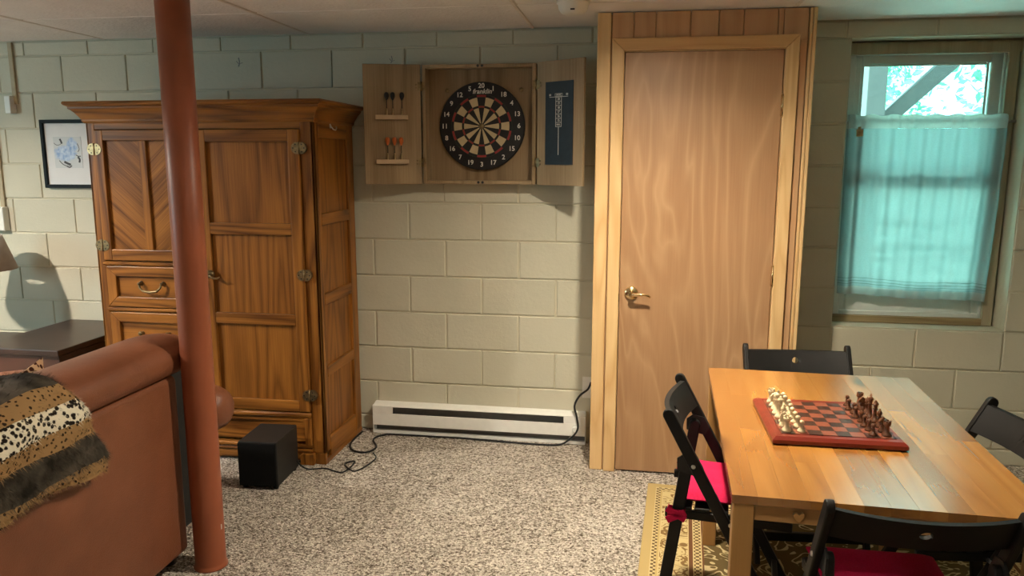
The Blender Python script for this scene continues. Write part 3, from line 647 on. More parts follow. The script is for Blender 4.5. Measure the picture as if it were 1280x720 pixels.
# mouldings and drawers
def cove(z, h, d, x0, x1): return MB().prism([(AF + .004, z), (AF - d * .7, z), (AF - d, z + h * .35), (AF - d, z + h * .65), (AF - d * .7, z + h), (AF + .004, z + h)], 'x', x0, x1)
for z in (1.003, .766, .502): obj('moulding', cove(z, .020, .022, .791, 1.298), 'oak_h', arm, smooth=False)
def drawer(x0, x1, z0, z1, kind):
    d = part_empty('drawer', arm, ((x0 + x1) / 2, AF, z0)); w = .052; y0, y1 = AF - .016, AF + .004
    obj('panel', MB().box(x0 + w, x1 - w, AF - .002, AF + .004, z0 + w, z1 - w), 'oak_h', d)
    for q, mt in (([(x0, z0), (x0 + w, z0 + w), (x0 + w, z1 - w), (x0, z1)], 'oak_v'), ([(x1, z0), (x1 - w, z0 + w), (x1 - w, z1 - w), (x1, z1)], 'oak_v'), ([(x0, z1), (x0 + w, z1 - w), (x1 - w, z1 - w), (x1, z1)], 'oak_h'), ([(x0, z0), (x0 + w, z0 + w), (x1 - w, z0 + w), (x1, z0)], 'oak_h')):
        obj('frame_strip', MB().prism(q, 'y', y0, y1), mt, d, bevel=.004)
    xm = (x0 + x1) / 2; zm = (z0 + z1) / 2
    if kind == 'bail':
        a = xm - .095
        b = MB()
        for sx in (-.062, .062):
            b.lathe([(.013, AF - .003), (.010, AF - .012), (.006, AF - .018), (.008, AF - .026), (.003, AF - .030)], (xm + sx, 0, zm + .018), 12, 'y')
        b.tube([(xm - .062, AF - .022, zm + .016), (xm - .056, AF - .028, zm - .002), (xm - .038, AF - .030, zm - .018), (xm, AF - .030, zm - .024), (xm + .038, AF - .030, zm - .018), (xm + .056, AF - .028, zm - .002), (xm + .062, AF - .022, zm + .016)], [.005, .005, .006, .0075, .006, .005, .005], 10)
        obj('handle', b, 'antique', d, label='antique brass bail handle')
    else:
        for sx in (-.075, .075):
            obj('knob', MB().lathe([(.009, AF - .002), (.006, AF - .008), (.007, AF - .015), (.012, AF - .022), (.011, AF - .028), (.004, AF - .032)], (xm + sx, 0, zm + .01), 14, 'y'), 'antique', d)
    return d
drawer(.800, 1.290, .790, 1.000, 'bail')
drawer(.800, 1.290, .526, .762, 'knobs')
drawer(.800, 1.290, .280, .498, 'knobs')
# serpentine base
def serp(z0, z1, d0, d1, x0=.791, x1=1.872, n_=30):
    rows = []
    for i in range(n_ + 1):
        s = i / n_; b = d0 + (d1 - d0) * (0.5 - 0.5 * math.cos(2 * math.pi * s)) 
        x = x0 + (x1 - x0) * s
        rows.append([(x, AF + .004, z0), (x, AF - b * .75, z0), (x, AF - b, z0 + (z1 - z0) * .3), (x, AF - b, z0 + (z1 - z0) * .7), (x, AF - b * .75, z1), (x, AF + .004, z1)])
    return MB().grid(rows, smooth=False, closed=True)
obj('moulding', serp(.246, .272, .014, .034), 'oak_h', arm, label='bowed moulding over the bottom drawer')
bd = part_empty('drawer', arm, (1.33, AF, .10)); bd['label'] = 'wide bottom drawer'
obj('panel', MB().box(.83, 1.835, AF - .002, AF + .004, .118, .222), 'oak_h', bd)
for a_, b_ in ((.793, .83), (1.835, 1.870)): obj('frame_strip', MB().box(a_, b_, AF - .014, AF + .004, .10, .244), 'oak_v', bd, bevel=.003)
obj('frame_strip', serp(.222, .244, .006, .022, .83, 1.835), 'oak_h', bd)
obj('moulding', serp(.083, .104, .012, .030), 'oak_h', arm); obj('moulding', serp(.062, .080, .010, .024), 'oak_h', arm)
obj('base_rail', serp(.018, .060, .004, .018, .84, 1.83), 'oak_h', arm)
ft = [(1.80, .0), (1.882, .0), (1.888, .03), (1.882, .058), (1.82, .06), (1.806, .045), (1.812, .02)]
obj('foot', MB().prism(ft, 'y', AF - .026, AF + .05), 'oak_v', arm, bevel=.004)
obj('foot', MB().prism([(2 * 1.3425 - x, z) for x, z in ft], 'y', AF - .026, AF + .05), 'oak_v', arm, bevel=.004)
obj('foot', MB().box(1.885, AX1, AF - .004, AF + .02, 0, .06), 'oak_v', arm, bevel=.003); obj('foot', MB().box(AX0, .80, AF - .004, AF + .02, 0, .06), 'oak_v', arm, bevel=.003)
obj('side_skirt', MB().box(AX1 - .016, AX1, AF + .02, AB, 0, .026), 'oak_y', arm); obj('side_skirt', MB().box(AX0, AX0 + .016, AF + .02, AB, 0, .026), 'oak_y', arm)
# hinges (round butterflies) and latch
def bhinge(x, z, mat):
    h = MB()
    for sgn in (-1, 1):
        pts = [(x + sgn * .0025, z - .026)] + [(x + sgn * (.008 + .030 * math.cos(a)), z + .029 * math.sin(a)) for a in [R(-75 + 15 * q) for q in range(11)]] + [(x + sgn * .0025, z + .026)]
        h.prism(pts, 'y', DY0 - .003, AF + .0003)
    h.tube([(x, DY0 - .003, z - .030), (x, DY0 - .003, z + .030)], .004, 8)
    ho = obj('hinge', h, mat, arm, label='round antique brass butterfly hinge')
    sc_ = MB()
    for sgn in (-1, 1):
        for dx, dz in ((.016, .017), (.028, 0), (.016, -.017)): sc_.lathe([(.0032, -.0012), (.0032, 0)], (x + sgn * dx, DY0 - .003, z + dz), 8, 'y')
    obj('screws', sc_, 'rubber', ho)
for x, z, mt in ((.792, 1.585, 'antique_light'), (.792, 1.105, 'antique'), (1.871, 1.59, 'antique'), (1.871, .977, 'antique'), (1.871, .366, 'antique'),):
    bhinge(x, z, mt)
lt = MB().lathe([(.021, DY0 + .0005), (.021, DY0 - .005), (.015, DY0 - .009), (.012, DY0 - .016)], (1.376, 0, .972), 20, 'y')
lo_ = obj('latch', lt, 'antique', arm, label='antique brass turn latch on the right door')
obj('latch_lever', MB().tube([(1.376, DY0 - .018, .972), (1.388, DY0 - .022, .962), (1.404, DY0 - .024, .953), (1.420, DY0 - .022, .952), (1.432, DY0 - .018, .960)], [.009, .007, .006, .0055, .004], 10), 'antique', lo_)
hk = obj('wall_hook', MB().tube([(1.941, -.335, 1.712), (1.945, -.334, 1.698), (1.956, -.330, 1.684), (1.962, -.318, 1.682), (1.962, -.306, 1.690), (1.960, -.302, 1.700)], .0035, 8).box(1.9402, 1.9425, -.342, -.328, 1.690, 1.722), 'chrome')
tag(hk, 'small pale metal hook near the top of the armoire side', 'hook')

# ------------------------------------------------------------------ dartboard cabinet
DCY = -0.09
dc = thing('dartboard_cabinet', 'open pale oak dartboard cabinet hanging on the block wall', 'cabinet', (2.65, -.045, 1.41))
X0, X1, Z0, Z1 = 2.350, 2.945, 1.410, 2.018
obj('back_panel', MB().box(X0 + .012, X1 - .012, -.022, -.010, Z0 + .012, Z1 - .012), 'pale_oak_back', dc)
obj('side_board', MB().box(X0, X0 + .018, DCY, -.004, Z0, Z1), 'pale_oak', dc, bevel=.002); obj('side_board', MB().box(X1 - .018, X1, DCY, -.004, Z0, Z1), 'pale_oak', dc, bevel=.002)
obj('top_board', MB().box(X0 + .018, X1 - .018, DCY, -.004, Z1 - .018, Z1), 'pale_oak', dc, bevel=.002); obj('bottom_board', MB().box(X0 + .018, X1 - .018, DCY, -.004, Z0, Z0 + .018), 'pale_oak', dc, bevel=.002)
for z in (Z1 - .009, Z0 + .009):
    obj('magnet_catch', MB().lathe([(.007, DCY - .002), (.007, DCY)], (2.645, 0, z), 10, 'y').lathe([(.007, DCY - .002), (.007, DCY)], (2.667, 0, z), 10, 'y'), 'black', dc)
for x in (2.467, 2.86): obj('screw_cap', MB().lathe([(.003, -.026), (.011, -.024), (.012, -.021)], (x, 0, 1.893), 12, 'y'), 'antique', dc)
def dart_door(sign):
    hx = X0 - .006 if sign < 0 else X1 + .006
    ang = R(180 - 17) if sign < 0 else R(34)
    # local door frame: u along width from the hinge, n = inside normal (faces the room)
    ex, ey = (-math.cos(R(16)), -math.sin(R(16))) if sign < 0 else (math.cos(R(34)), -math.sin(R(34)))
    nx, ny = (ey, -ex) if sign > 0 else (-ey, ex)
    if ny > 0: nx, ny = -nx, -ny
    return hx, (ex, ey), (nx, ny)
def dmap(sign):
    hx, e, nn = dart_door(sign)
    return lambda u, w, z: (hx + e[0] * u + nn[0] * w, DCY - .004 + e[1] * u + nn[1] * w, z)
def dbox(f, u0, u1, w0, w1, z0, z1):
    vs = [f(u, w, z) for z in (z0, z1) for u, w in ((u0, w0), (u1, w0), (u1, w1), (u0, w1))]
    return MB().add(vs, [(0, 3, 2, 1), (4, 5, 6, 7), (0, 1, 5, 4), (1, 2, 6, 5), (2, 3, 7, 6), (3, 0, 4, 7)])
fL, fR = dmap(-1), dmap(1)
dl = obj('door', dbox(fL, .002, .296, 0, -.016, Z0 - .002, Z1 + .002), 'pale_oak', dc, bevel=.002, label='left door holding the darts')
dr = obj('door', dbox(fR, .002, .300, 0, -.016, Z0 - .002, Z1 + .002), 'pale_oak', dc, bevel=.002, label='right door with the score board')
racks = []
for zz, nm in ((1.752, 0), (1.525, 1)):
    rk = obj('dart_rack', dbox(fL, .068, .235, .0002, .028, zz - .011, zz + .011), 'peg_wood', dl, bevel=.002)
def hng(f, z, parent):
    h = dbox(f, -.004, .016, .0004, .0035, z - .022, z + .022)
    h.tube([f(-.003, .004, z - .024), f(-.003, .004, z + .024)], .004, 8); h.tube([f(.024, .001, z + .008), f(.024, .006, z + .008)], .005, 8); h.tube([f(.024, .001, z - .008), f(.024, .006, z - .008)], .005, 8)
    h.box(X0 + .001 if f is fL else X1 - .016, X0 + .016 if f is fL else X1 - .001, DCY - .0035, DCY - .0004, z - .022, z + .022)
    obj('hinge', h, 'antique', parent, label='small dark brass hinge')
for z in (1.91, 1.522): hng(fL, z, dc); hng(fR, z, dc)
# chalk score board on right door
cb = obj('score_board', dbox(fR, .062, .238, .0004, .005, 1.512, 1.918), 'chalkboard', dr, label='dark blue score board with white score column')
def dline(m, u0, u1, z0, z1): 
    b = dbox(fR, u0, u1, .0052, .0057, z0, z1); m.add(b.v, b.f)
sm = MB(); t_ = .0022
um = .148
dline(sm, .088, .208, 1.842, 1.842 + t_)
dline(sm, um - .024, um + .024, 1.846, 1.8475); dline(sm, um - .024, um + .024, 1.858, 1.8595); dline(sm, um - .024, um - .0225, 1.846, 1.8595); dline(sm, um + .0225, um + .024, 1.846, 1.8595)
zc = 1.842
for i in range(8):
    z = 1.842 - i * .0205
    dline(sm, um - .018, um + .018, z - t_ / 2, z + t_ / 2)
dline(sm, um - .019, um - .0165, 1.842 - 7 * .0205, 1.842); dline(sm, um + .0165, um + .019, 1.842 - 7 * .0205, 1.842)
dline(sm, um - .0015, um + .0015, 1.560, 1.842 - 7 * .0205)
obj('score_lines', sm, 'white_print', cb)
def dtext(s, size, u, z):
    vs, fs = text_mb(s, size); m = MB()
    m.add([fR(u + p[0], .0054 + p[2], z + p[1]) for p in vs], fs); return m
tm = MB()
for s_, u_, z_, sz in [(str(20 - i), um, 1.842 - (i + .5) * .0205, .0155) for i in range(6)] + [('BULL', um, 1.842 - 6.5 * .0205, .0105), ('CRICKET', um, 1.8527, .0085), ('01', .094, 1.853, .014), ('01', .202, 1.853, .014)]:
    b = dtext(s_, sz, u_, z_); tm.add(b.v, b.f)
obj('score_numbers', tm, 'white_print', cb)
# darts
def dart(u, z, mat, label, group):
    w = .016
    base = fL(u, w, z)
    d = thing('dart', label, 'dart', base, group=group)
    obj('barrel', MB().lathe([(.002, -.012), (.004, -.004), (.0045, .006), (.0042, .012), (.0047, .014), (.0042, .022), (.003, .030)], base, 10), 'antique_light', d)
    obj('shaft', MB().lathe([(.0022, .028), (.0020, .075)], base, 8), 'rubber', d)
    m = MB()
    pr = [(.001, .068), (.008, .078), (.0125, .090), (.0125, .102), (.008, .110), (.002, .112)]
    m.lathe([(r * .95, h) for r, h in pr], base, 12)
    obj('flight', m, mat, d)
for u, pos in ((.176, 'leftmost'), (.145, 'middle'), (.098, 'rightmost')):
    dart(u, 1.766, 'black', 'dart with a black flight, %s of three on the upper rack' % pos, 'darts with black flights')
for u, pos in ((.176, 'leftmost'), (.140, 'middle'), (.106, 'rightmost')):
    dart(u, 1.539, 'orange', 'dart with an orange flight, %s of three on the lower rack' % pos, 'darts with orange flights')
# dartboard
BX, BY, BZ = 2.656, -.052, 1.708
db = thing('dartboard', 'round black and cream dartboard with white numbers inside the cabinet', 'dartboard', (BX, -.037, BZ))
obj('board', MB().lathe([(.002, BY), (.221, BY), (.226, BY + .004), (.226, -.023), (.002, -.023)], (BX, 0, BZ), 64, 'y'), 'dart_black', db)
NUM = [20, 1, 18, 4, 13, 6, 10, 15, 2, 17, 3, 19, 7, 16, 8, 11, 14, 9, 12, 5]
def sector(a0, a1, r0, r1, y, n_=4):
    m = MB(); P_ = []
    for i in range(n_ + 1):
        a = a0 + (a1 - a0) * i / n_; P_.append((math.sin(a), math.cos(a)))
    rows = [[(BX + s * r, y_, BZ + c * r) for s, c in P_] for r, y_ in ((r0, BY), (r0, y), (r1, y), (r1, BY))]
    return m.grid(rows, smooth=False)
RA, RB, RC, RD_, RE = .016, .094, .104, .148, .160
for i in range(20):
    a0, a1 = R(18 * i - 9), R(18 * i + 9)
    cream = i % 2 == 1
    if cream:
        obj('bed', sector(a0, a1, RA, RB, BY - .0008), 'dart_cream', db); obj('bed', sector(a0, a1, RC, RD_, BY - .0008), 'dart_cream', db)
    else:
        obj('bed', sector(a0, a1, RA, RB, BY - .0006), 'dart_black', db); obj('bed', sector(a0, a1, RC, RD_, BY - .0006), 'dart_black', db)
    rm = 'dart_red' if not cream else 'dart_black'
    obj('ring_segment', sector(a0, a1, RB, RC, BY - .0009), rm, db); obj('ring_segment', sector(a0, a1, RD_, RE, BY - .0009), rm, db)
obj('bullseye', MB().lathe([(.001, BY - .003), (.012, BY - .003), (.014, BY)], (BX, 0, BZ), 16, 'y'), 'antique', db)
wire = MB()
for r in (RE + .0015, RD_, RC, RB):
    wire.tube([(BX + math.sin(R(6 * i)) * r, BY - .0012, BZ + math.cos(R(6 * i)) * r) for i in range(61)], .0008, 4, False)
obj('wire', wire, 'dart_green', db)
for i, nn in enumerate(NUM):
    a = R(18 * i); r = .197; vs_, fs_ = text_mb(str(nn), .034)
    if nn in (20,): r = .205
    elif nn in (5, 1): r = .199
    m = MB().add([(BX + math.sin(a) * r + p[0], BY - .0006 - p[2], BZ + math.cos(a) * r + p[1]) for p in vs_], fs_)
    obj('number', m, 'white_print', db)
vs_, fs_ = text_mb('franklin', .034, .25)
obj('lettering', MB().add([(BX + .004 + p[0], BY - .0006 - p[2], BZ + .176 + p[1]) for p in vs_], fs_), 'white_print', db)

# ------------------------------------------------------------------ heater, cords, outlet, wall fittings
ht = thing('baseboard_heater', 'long white electric baseboard heater on the floor along the wall', 'heater', (2.62, -.035, 0))
HX0, HX1 = 2.022, 3.222
FH = -.066
obj('top_cover', MB().prism([(-.001, .174), (-.012, .174), (FH, .162), (FH, .158), (-.010, .170), (-.001, .168)], 'x', HX0, HX1), 'heater', ht)
fp = MB().box(HX0, HX1, FH, FH + .004, .050, .119).box(HX0, 2.138, FH, FH + .004, .119, .159).box(3.105, HX1, FH, FH + .004, .119, .159)
obj('front_panel', fp, 'heater', ht, bevel=.001, bseg=1)
obj('back_panel', MB().box(HX0, HX1, -.006, -.001, .002, .170), 'heater_dark', ht)
obj('bottom_rail', MB().box(HX0, HX1, FH + .004, FH + .012, .002, .018).box(HX0, HX1, FH + .012, -.006, .002, .006), 'heater', ht)
obj('end_cap', MB().box(HX0 - .002, HX0, FH, -.001, .002, .165), 'heater', ht); obj('end_cap', MB().box(HX1, HX1 + .002, FH, -.001, .002, .165), 'heater', ht)
obj('element', MB().tube([(HX0 + .1, -.034, .085), (HX1 - .1, -.034, .085)], .008, 8).box(HX0 + .12, HX1 - .12, -.050, -.012, .055, .100), 'heater_dark', ht)
obj('dial', MB().lathe([(.013, FH - .012), (.016, FH - .010), (.017, FH)], (3.170, 0, .090), 18, 'y').box(3.168, 3.172, FH - .016, FH - .010, .078, .102), 'heater', ht)
def spline(P_, n_=6):
    out = []; P_ = [Vector(p) for p in P_]
    for i in range(len(P_) - 1):
        p0, p1, p2, p3 = P_[max(i - 1, 0)], P_[i], P_[i + 1], P_[min(i + 2, len(P_) - 1)]
        for j in range(n_):
            t = j / n_
            out.append(0.5 * ((2 * p1) + (p2 - p0) * t + (2 * p0 - 5 * p1 + 4 * p2 - p3) * t * t + (3 * p1 - p0 - 3 * p2 + p3) * t ** 3))
    out.append(P_[-1]); return out
outlet = thing('wall_outlet', 'white outlet plate low on the wall beside the closet', 'outlet', (3.236, 0, .26))
obj('plate', MB().box(3.200, 3.268, -.006, -.0015, .25, .37), 'plastic', outlet, bevel=.002)
c1 = MB().tube(spline([(1.957, -.07, .006), (1.956, -.243, .006), (2.00, -.346, .006), (2.082, -.369, .006), (2.115, -.291, .006), (2.06, -.174, .006), (2.10, -.095, .006), (2.18, -.085, .006), (2.36, -.082, .006), (2.52, -.080, .006), (2.643, -.088, .006), (2.826, -.100, .006), (3.0, -.106, .006), (3.09, -.092, .008), (3.141, -.082, .038), (3.183, -.080, .093), (3.178, -.078, .161), (3.164, -.070, .223), (3.189, -.050, .274), (3.232, -.030, .308), (3.248, -.022, .345)]), .0055, 8)
tag(obj('power_cord', c1, 'rubber'), 'black power cord along the foot of the white heater up to the outlet', 'cord')
c2 = MB().tube(spline([(1.835, -.66, .06), (1.848, -.645, .03), (1.88, -.622, .004), (1.955, -.600, .004), (2.049, -.635, .004), (2.075, -.575, .004), (2.069, -.492, .006), (2.034, -.531, .008), (2.071, -.590, .010), (2.123, -.602, .004), (2.163, -.443, .004), (2.122, -.362, .004)]), .0036, 8)
tag(obj('speaker_cord', c2, 'rubber'), 'thin looped black cord trailing from the black subwoofer', 'cord')
def raceway(name, label, x, z0, z1, bx0, bx1, bz0, bz1, sw):
    t = thing(name, label, 'conduit', (x, 0, bz0))
    obj('channel', MB().box(x - .014, x + .014, -.016, -.0015, z0, z1), 'raceway', t, bevel=.003)
    b = obj('box', MB().box(bx0, bx1, -.048, -.0015, bz0, bz1), 'plastic', t, bevel=.004)
    if sw: obj('toggle', MB().box((bx0 + bx1) / 2 + .012, (bx0 + bx1) / 2 + .020, -.056, -.048, bz1 - .06, bz1 - .03), 'rubber', b)
raceway('wall_raceway', 'beige raceway from the ceiling ending in a small white box', -.108, 1.85, 2.195, -.150, -.112, 1.795, 1.895, False)
raceway('wall_raceway', 'beige raceway at the left edge above a white switch box', -.262, 1.25, 1.80, -.330, -.238, 1.115, 1.255, True)
for lb, x, z, sc_ in (('small dark paint scar on the wall above the armoire', 1.290, 2.060, 1.0), ('small dark paint scar on the wall above the left dartboard door', 2.160, 2.058, .8)):
    m = MB()
    m.tube(spline([(x, -.0016, z + .024 * sc_), (x + .004, -.0016, z), (x - .003, -.0016, z - .022 * sc_)]), .0035 * sc_, 5, sy=.3).tube([(x - .014 * sc_, -.0016, z + .006), (x, -.0016, z - .008)], .0022, 5, sy=.3).tube([(x + .002, -.0016, z - .010), (x + .022 * sc_, -.0016, z - .002)], .0015, 5, sy=.3)
    tag(obj('paint_scar', m, 'heater_dark'), lb, 'paint scar')
# picture
pc = thing('framed_picture', 'black framed blue bird print partly behind the armoire', 'picture', (.22, -.02, 1.37))
PX0, PX1, PZ0, PZ1 = .045, .375, 1.370, 1.760
def pring(x0, x1, z0, z1, w, y0, y1):
    m = MB()
    for q in ([(x0, z0), (x1, z0), (x1 - w, z0 + w), (x0 + w, z0 + w)], [(x0, z1), (x1, z1), (x1 - w, z1 - w), (x0 + w, z1 - w)], [(x0, z0), (x0 + w, z0 + w), (x0 + w, z1 - w), (x0, z1)], [(x1, z0), (x1 - w, z0 + w), (x1 - w, z1 - w), (x1, z1)]): m.prism(q, 'y', y0, y1)
    return m
obj('frame', pring(PX0, PX1, PZ0, PZ1, .020, -.030, -.003), 'frame_black', pc, bevel=.002, bseg=1)
obj('mat', MB().box(PX0 + .018, PX1 - .018, -.016, -.010, PZ0 + .018, PZ1 - .018), 'mat', pc)
pp = part_empty('print', pc, (.207, -.0165, 1.485)); 
art = obj('sheet', MB().box(.118, .296, -.018, -.0155, 1.485, 1.663), 'print', pp, label='watercolour of a blue bird')
ink = MB()
def inkline(P_, r_): ink.tube(spline([(.118 + u * .178, -.0182, 1.485 + w * .178) for u, w in P_], 4), r_, 5, sy=.25)
inkline([(.02, .80), (.1, .74), (.2, .74), (.28, .78)], .0016); inkline([(.24, .93), (.28, .85), (.30, .78)], .006)
inkline([(.86, .78), (.92, .62), (.86, .52)], .0018); inkline([(.84, .35), (.90, .28), (.88, .18)], .006); inkline([(.78, .42), (.86, .38), (.95, .38)], .0025)
inkline([(.16, .24), (.28, .12), (.42, .06)], .0025); inkline([(.34, .20), (.46, .14), (.56, .10)], .007); inkline([(.42, .06), (.52, .02), (.6, .08)], .004)
obj('drawing', ink, 'ink', pp)

# ------------------------------------------------------------------ end tables and lamp
et = thing('end_table', 'dark espresso end table against the wall beside the armoire', 'table', (.40, -.38, 0))
obj('tabletop', MB().box(.135, .625, -.735, -.035, .560, .590), 'espresso', et, bevel=.004)
obj('cabinet_body', MB().box(.155, .605, -.715, -.055, .10, .560), 'espresso_front', et, bevel=.002)
obj('side_panel', MB().box(.605, .612, -.715, -.055, .10, .555), 'espresso', et)
for x in (.165, .56):
    for y in (-.705, -.10): obj('leg', MB().box(x, x + .04, y, y + .04, 0, .10), 'espresso', et)
st = thing('side_table', 'low dark side table under the lamp at the left edge', 'table', (-.25, -.40, 0))
obj('tabletop', MB().box(-.62, .105, -.72, -.05, .470, .500), 'espresso', st, bevel=.004)
for x in (-.60, .045):
    for y in (-.70, -.11): obj('leg', MB().box(x, x + .04, y, y + .04, 0, .470), 'espresso', st)
obj('apron', MB().box(-.57, .055, -.69, -.08, .40, .470), 'espresso_front', st)
lp = thing('table_lamp', 'table lamp with a grey cloth shade at the left edge', 'lamp', (-.152, -.34, .50))
LC = (-.152, -.34, 0)
obj('base', MB().lathe([(.075, .501), (.078, .512), (.05, .522), (.018, .54), (.022, .60), (.034, .67), (.036, .73), (.026, .80), (.014, .85), (.010, .90)], LC, 24), 'lamp_base', lp)
shp = [(.180, .925), (.178, .93), (.108, 1.175), (.106, 1.178)]
sh = MB(); prof2 = [(.184, .925), (.122, 1.115), (.1195, 1.115), (.1815, .925)]
vs_ = [(LC[0] + r * math.cos(2 * math.pi * j / 32), LC[1] + r * math.sin(2 * math.pi * j / 32), h) for r, h in prof2 for j in range(32)]
sh.add(vs_, [(i * 32 + j, i * 32 + (j + 1) % 32, ((i + 1) % 4) * 32 + (j + 1) % 32, ((i + 1) % 4) * 32 + j) for i in range(4) for j in range(32)], True)
obj('shade', sh, 'shade', lp)
obj('harp', MB().tube([(LC[0], LC[1], .90), (LC[0], LC[1], 1.105)], .004, 8).tube([(LC[0] - .120, LC[1], 1.105), (LC[0] + .120, LC[1], 1.105)], .003, 6), 'antique', lp)

# ------------------------------------------------------------------ sofa with throw and pillow
so = thing('leather_sofa', 'brown leather sofa seen from behind beside the red pole', 'sofa', (1.30, -2.1, 0))
obj('back_panel', rbox(1.60, 1.812, -2.95, -1.552, .065, .758), 'leather', so, bevel=.024, bseg=5)
def sofa_roll(y0, y1):
    prof = [(1.60, .72), (1.72, .752), (1.80, .757), (1.822, .770), (1.836, .800), (1.832, .838), (1.806, .868), (1.76, .889), (1.69, .894), (1.60, .880), (1.53, .845), (1.50, .79), (1.51, .74)]
    cxm = sum(p[0] for p in prof) / len(prof); czm = sum(p[1] for p in prof) / len(prof)
    rows = []; L_ = y1 - y0
    for i in range(17):
        s = i / 16
        e = min(s, 1 - s) * L_
        k = min(1.0, 1 - (max(0, .09 - e) / .09) ** 2 * .55) if e < .09 else 1.0
        if i in (0, 16): k = .30
        y = y0 + L_ * (s if i not in (1, 15) else (0.012 if i == 1 else .988))
        rows.append([(cxm + (px - cxm) * k, y, czm + (pz - czm) * k - (1 - k) * .02) for px, pz in prof])
    m = MB(); m.grid(rows, closed=True); q = len(prof)
    m.f += [tuple(range(q))[::-1], tuple(16 * q + j for j in range(q))]; m.sm += [True, True]; m.mi += [0, 0]
    return m
obj('back_cushion', sofa_roll(-2.22, -1.40), 'leather', so, sub=2); obj('back_cushion', sofa_roll(-3.02, -2.225), 'leather', so, sub=2)
def sofa_arm(yc):
    rows = []
    for i in range(13):
        s = i / 12; x = .60 + 1.205 * s
        e = min(s, 1 - s); k = [.25, .72, .93][i] if i < 3 else ([.25, .72, .93][12 - i] if i > 9 else 1.0)
        if i in (0, 1): x = .60 + .018 * i
        if i in (11, 12): x = 1.805 - .018 * (12 - i)
        rows.append([(x, yc + .135 * k * math.cos(a), .505 + .135 * k * math.sin(a)) for a in [R(30 * q) for q in range(12)]])
    m = MB().grid(rows, closed=True); m.f += [tuple(range(12))[::-1], tuple(12 * 12 + j for j in range(12))]; m.sm += [True, True]; m.mi += [0, 0]
    return m
for yc in (-1.20, -3.15):
    obj('arm_pad', sofa_arm(yc), 'leather', so, sub=2)
    obj('arm_panel', rbox(.80, 1.56, yc - .10, yc + .10, .055, .48), 'leather', so, bevel=.03, bseg=4)
obj('seat_base', rbox(.80, 1.62, -3.03, -1.32, .06, .30), 'leather', so, bevel=.03, bseg=4)
for y0, y1 in ((-2.17, -1.325), (-3.02, -2.18)): obj('seat_cushion', rbox(.74, 1.55, y0, y1, .28, .47), 'leather', so, bevel=.06, bseg=5)
for y in (-1.56, -2.9): 
    for x in (.86, 1.72): obj('foot', MB().lathe([(.028, 0), (.035, .06)], (x, y, 0), 16), 'rubber', so)
obj('gap_shade', MB().box(1.60, 1.70, -1.545, -1.315, .07, .735), 'black', so, label='black sheet painted as shade in the gap between back and arm')  # black box stands in for the deep shade of the gap
# pillow
def pillow(c, w, h, t, mat, label, rot):
    rows = []; n_ = 14
    m = MB()
    for sgn in (-1, 1):
        rr = []
        for i in range(n_ + 1):
            u = i / n_ * 2 - 1
            row = []
            for j in range(n_ + 1):
                v_ = j / n_ * 2 - 1
                th = t * (max(0, (1 - u ** 4) * (1 - v_ ** 4))) ** .6
                pin = 1 - .10 * (1 - abs(u * v_)) * (abs(u) ** 6 + abs(v_) ** 6) * .5
                row.append((u * w / 2 * pin, sgn * th / 2, v_ * h / 2 * pin))
            rr.append(row if sgn > 0 else row[::-1])
        m.grid(rr)
    m.xf(Matrix.Translation(c) @ Matrix.Rotation(R(15), 4, 'Y') @ Euler(rot).to_matrix().to_4x4())
    o = obj('throw_pillow', m, mat, smooth=True); tag(o, label, 'pillow'); return o
pillow((1.39, -1.895, .618), .40, .40, .10, 'leopard', 'leopard print pillow whose corner shows above the fur throw', (0, R(-20), R(90)))
# throw blanket: draped strip, material by stripe, plus fur strands
th = thing('fur_throw', 'striped fake fur throw with dark, tan and spotted white bands on the sofa back', 'throw', (1.80, -2.4, .60))
prof = [(1.44, .62), (1.455, .70), (1.47, .77), (1.495, .83), (1.55, .878), (1.62, .902), (1.70, .910), (1.77, .904), (1.82, .884), (1.850, .858), (1.868, .828), (1.874, .80), (1.870, .755), (1.866, .71), (1.862, .67), (1.858, .635), (1.854, .600)]
dense = spline([(p[0], 0, p[1]) for p in prof], 5)
acc = [0.0]
for a, b in zip(dense[:-1], dense[1:]): acc.append(acc[-1] + (b - a).length)
TOT = acc[-1]
i_top = min(range(len(dense)), key=lambda i: abs(dense[i].x - 1.70) + abs(dense[i].z - .91) * 2)
s_top = acc[i_top]
def stripe(s):   # arc length from the crest, towards the back
    d = s - s_top
    for lim, k in ((-.20, 1), (-.10, 0), (-.03, 1), (.115, 0), (.175, 1), (.235, 2), (.285, 1), (.385, 0), (9, 1)):
        if d < lim: return k
def edge_y(s):
    d = (s - s_top) / (TOT - s_top)
    return -2.175 + .15 * max(0, min(1, d)) + .012 * math.sin(9 * d)
random.seed(21)
NY = 30
def tpt(i, j, off):
    p = dense[i]; y1 = edge_y(acc[i]); y = y1 + (-2.86 - y1) * j / NY
    a = dense[max(i - 1, 0)]; b = dense[min(i + 1, len(dense) - 1)]; t = (b - a).normalized(); nrm = Vector((-t.z, 0, t.x)) 
    if nrm.dot(p - Vector((1.68, 0, .8))) < 0: nrm = -nrm
    wv = .006 * math.sin(7 * y + 9 * acc[i]) + .010 * math.sin(21 * y + 31 * acc[i]) * (1 if j > 1 else .3)
    rim = 1.0
    if j == 0: rim = .2
    if i >= len(dense) - 3: rim = min(rim, .45)
    q = p + nrm * (off * rim + max(-.004, wv) * (1 if off > .01 else 0))
    return Vector((q.x, y + .006 * math.sin(40 * acc[i]) * (1 if j == 0 else 0), q.z + (.012 * math.sin(13 * y) if i > len(dense) - 4 else 0))), nrm
nd = len(dense)
top = [[tpt(i, j, .018)[0] for j in range(NY + 1)] for i in range(nd)]
bot = [[tpt(i, j, .004)[0] for j in range(NY + 1)] for i in range(nd)]
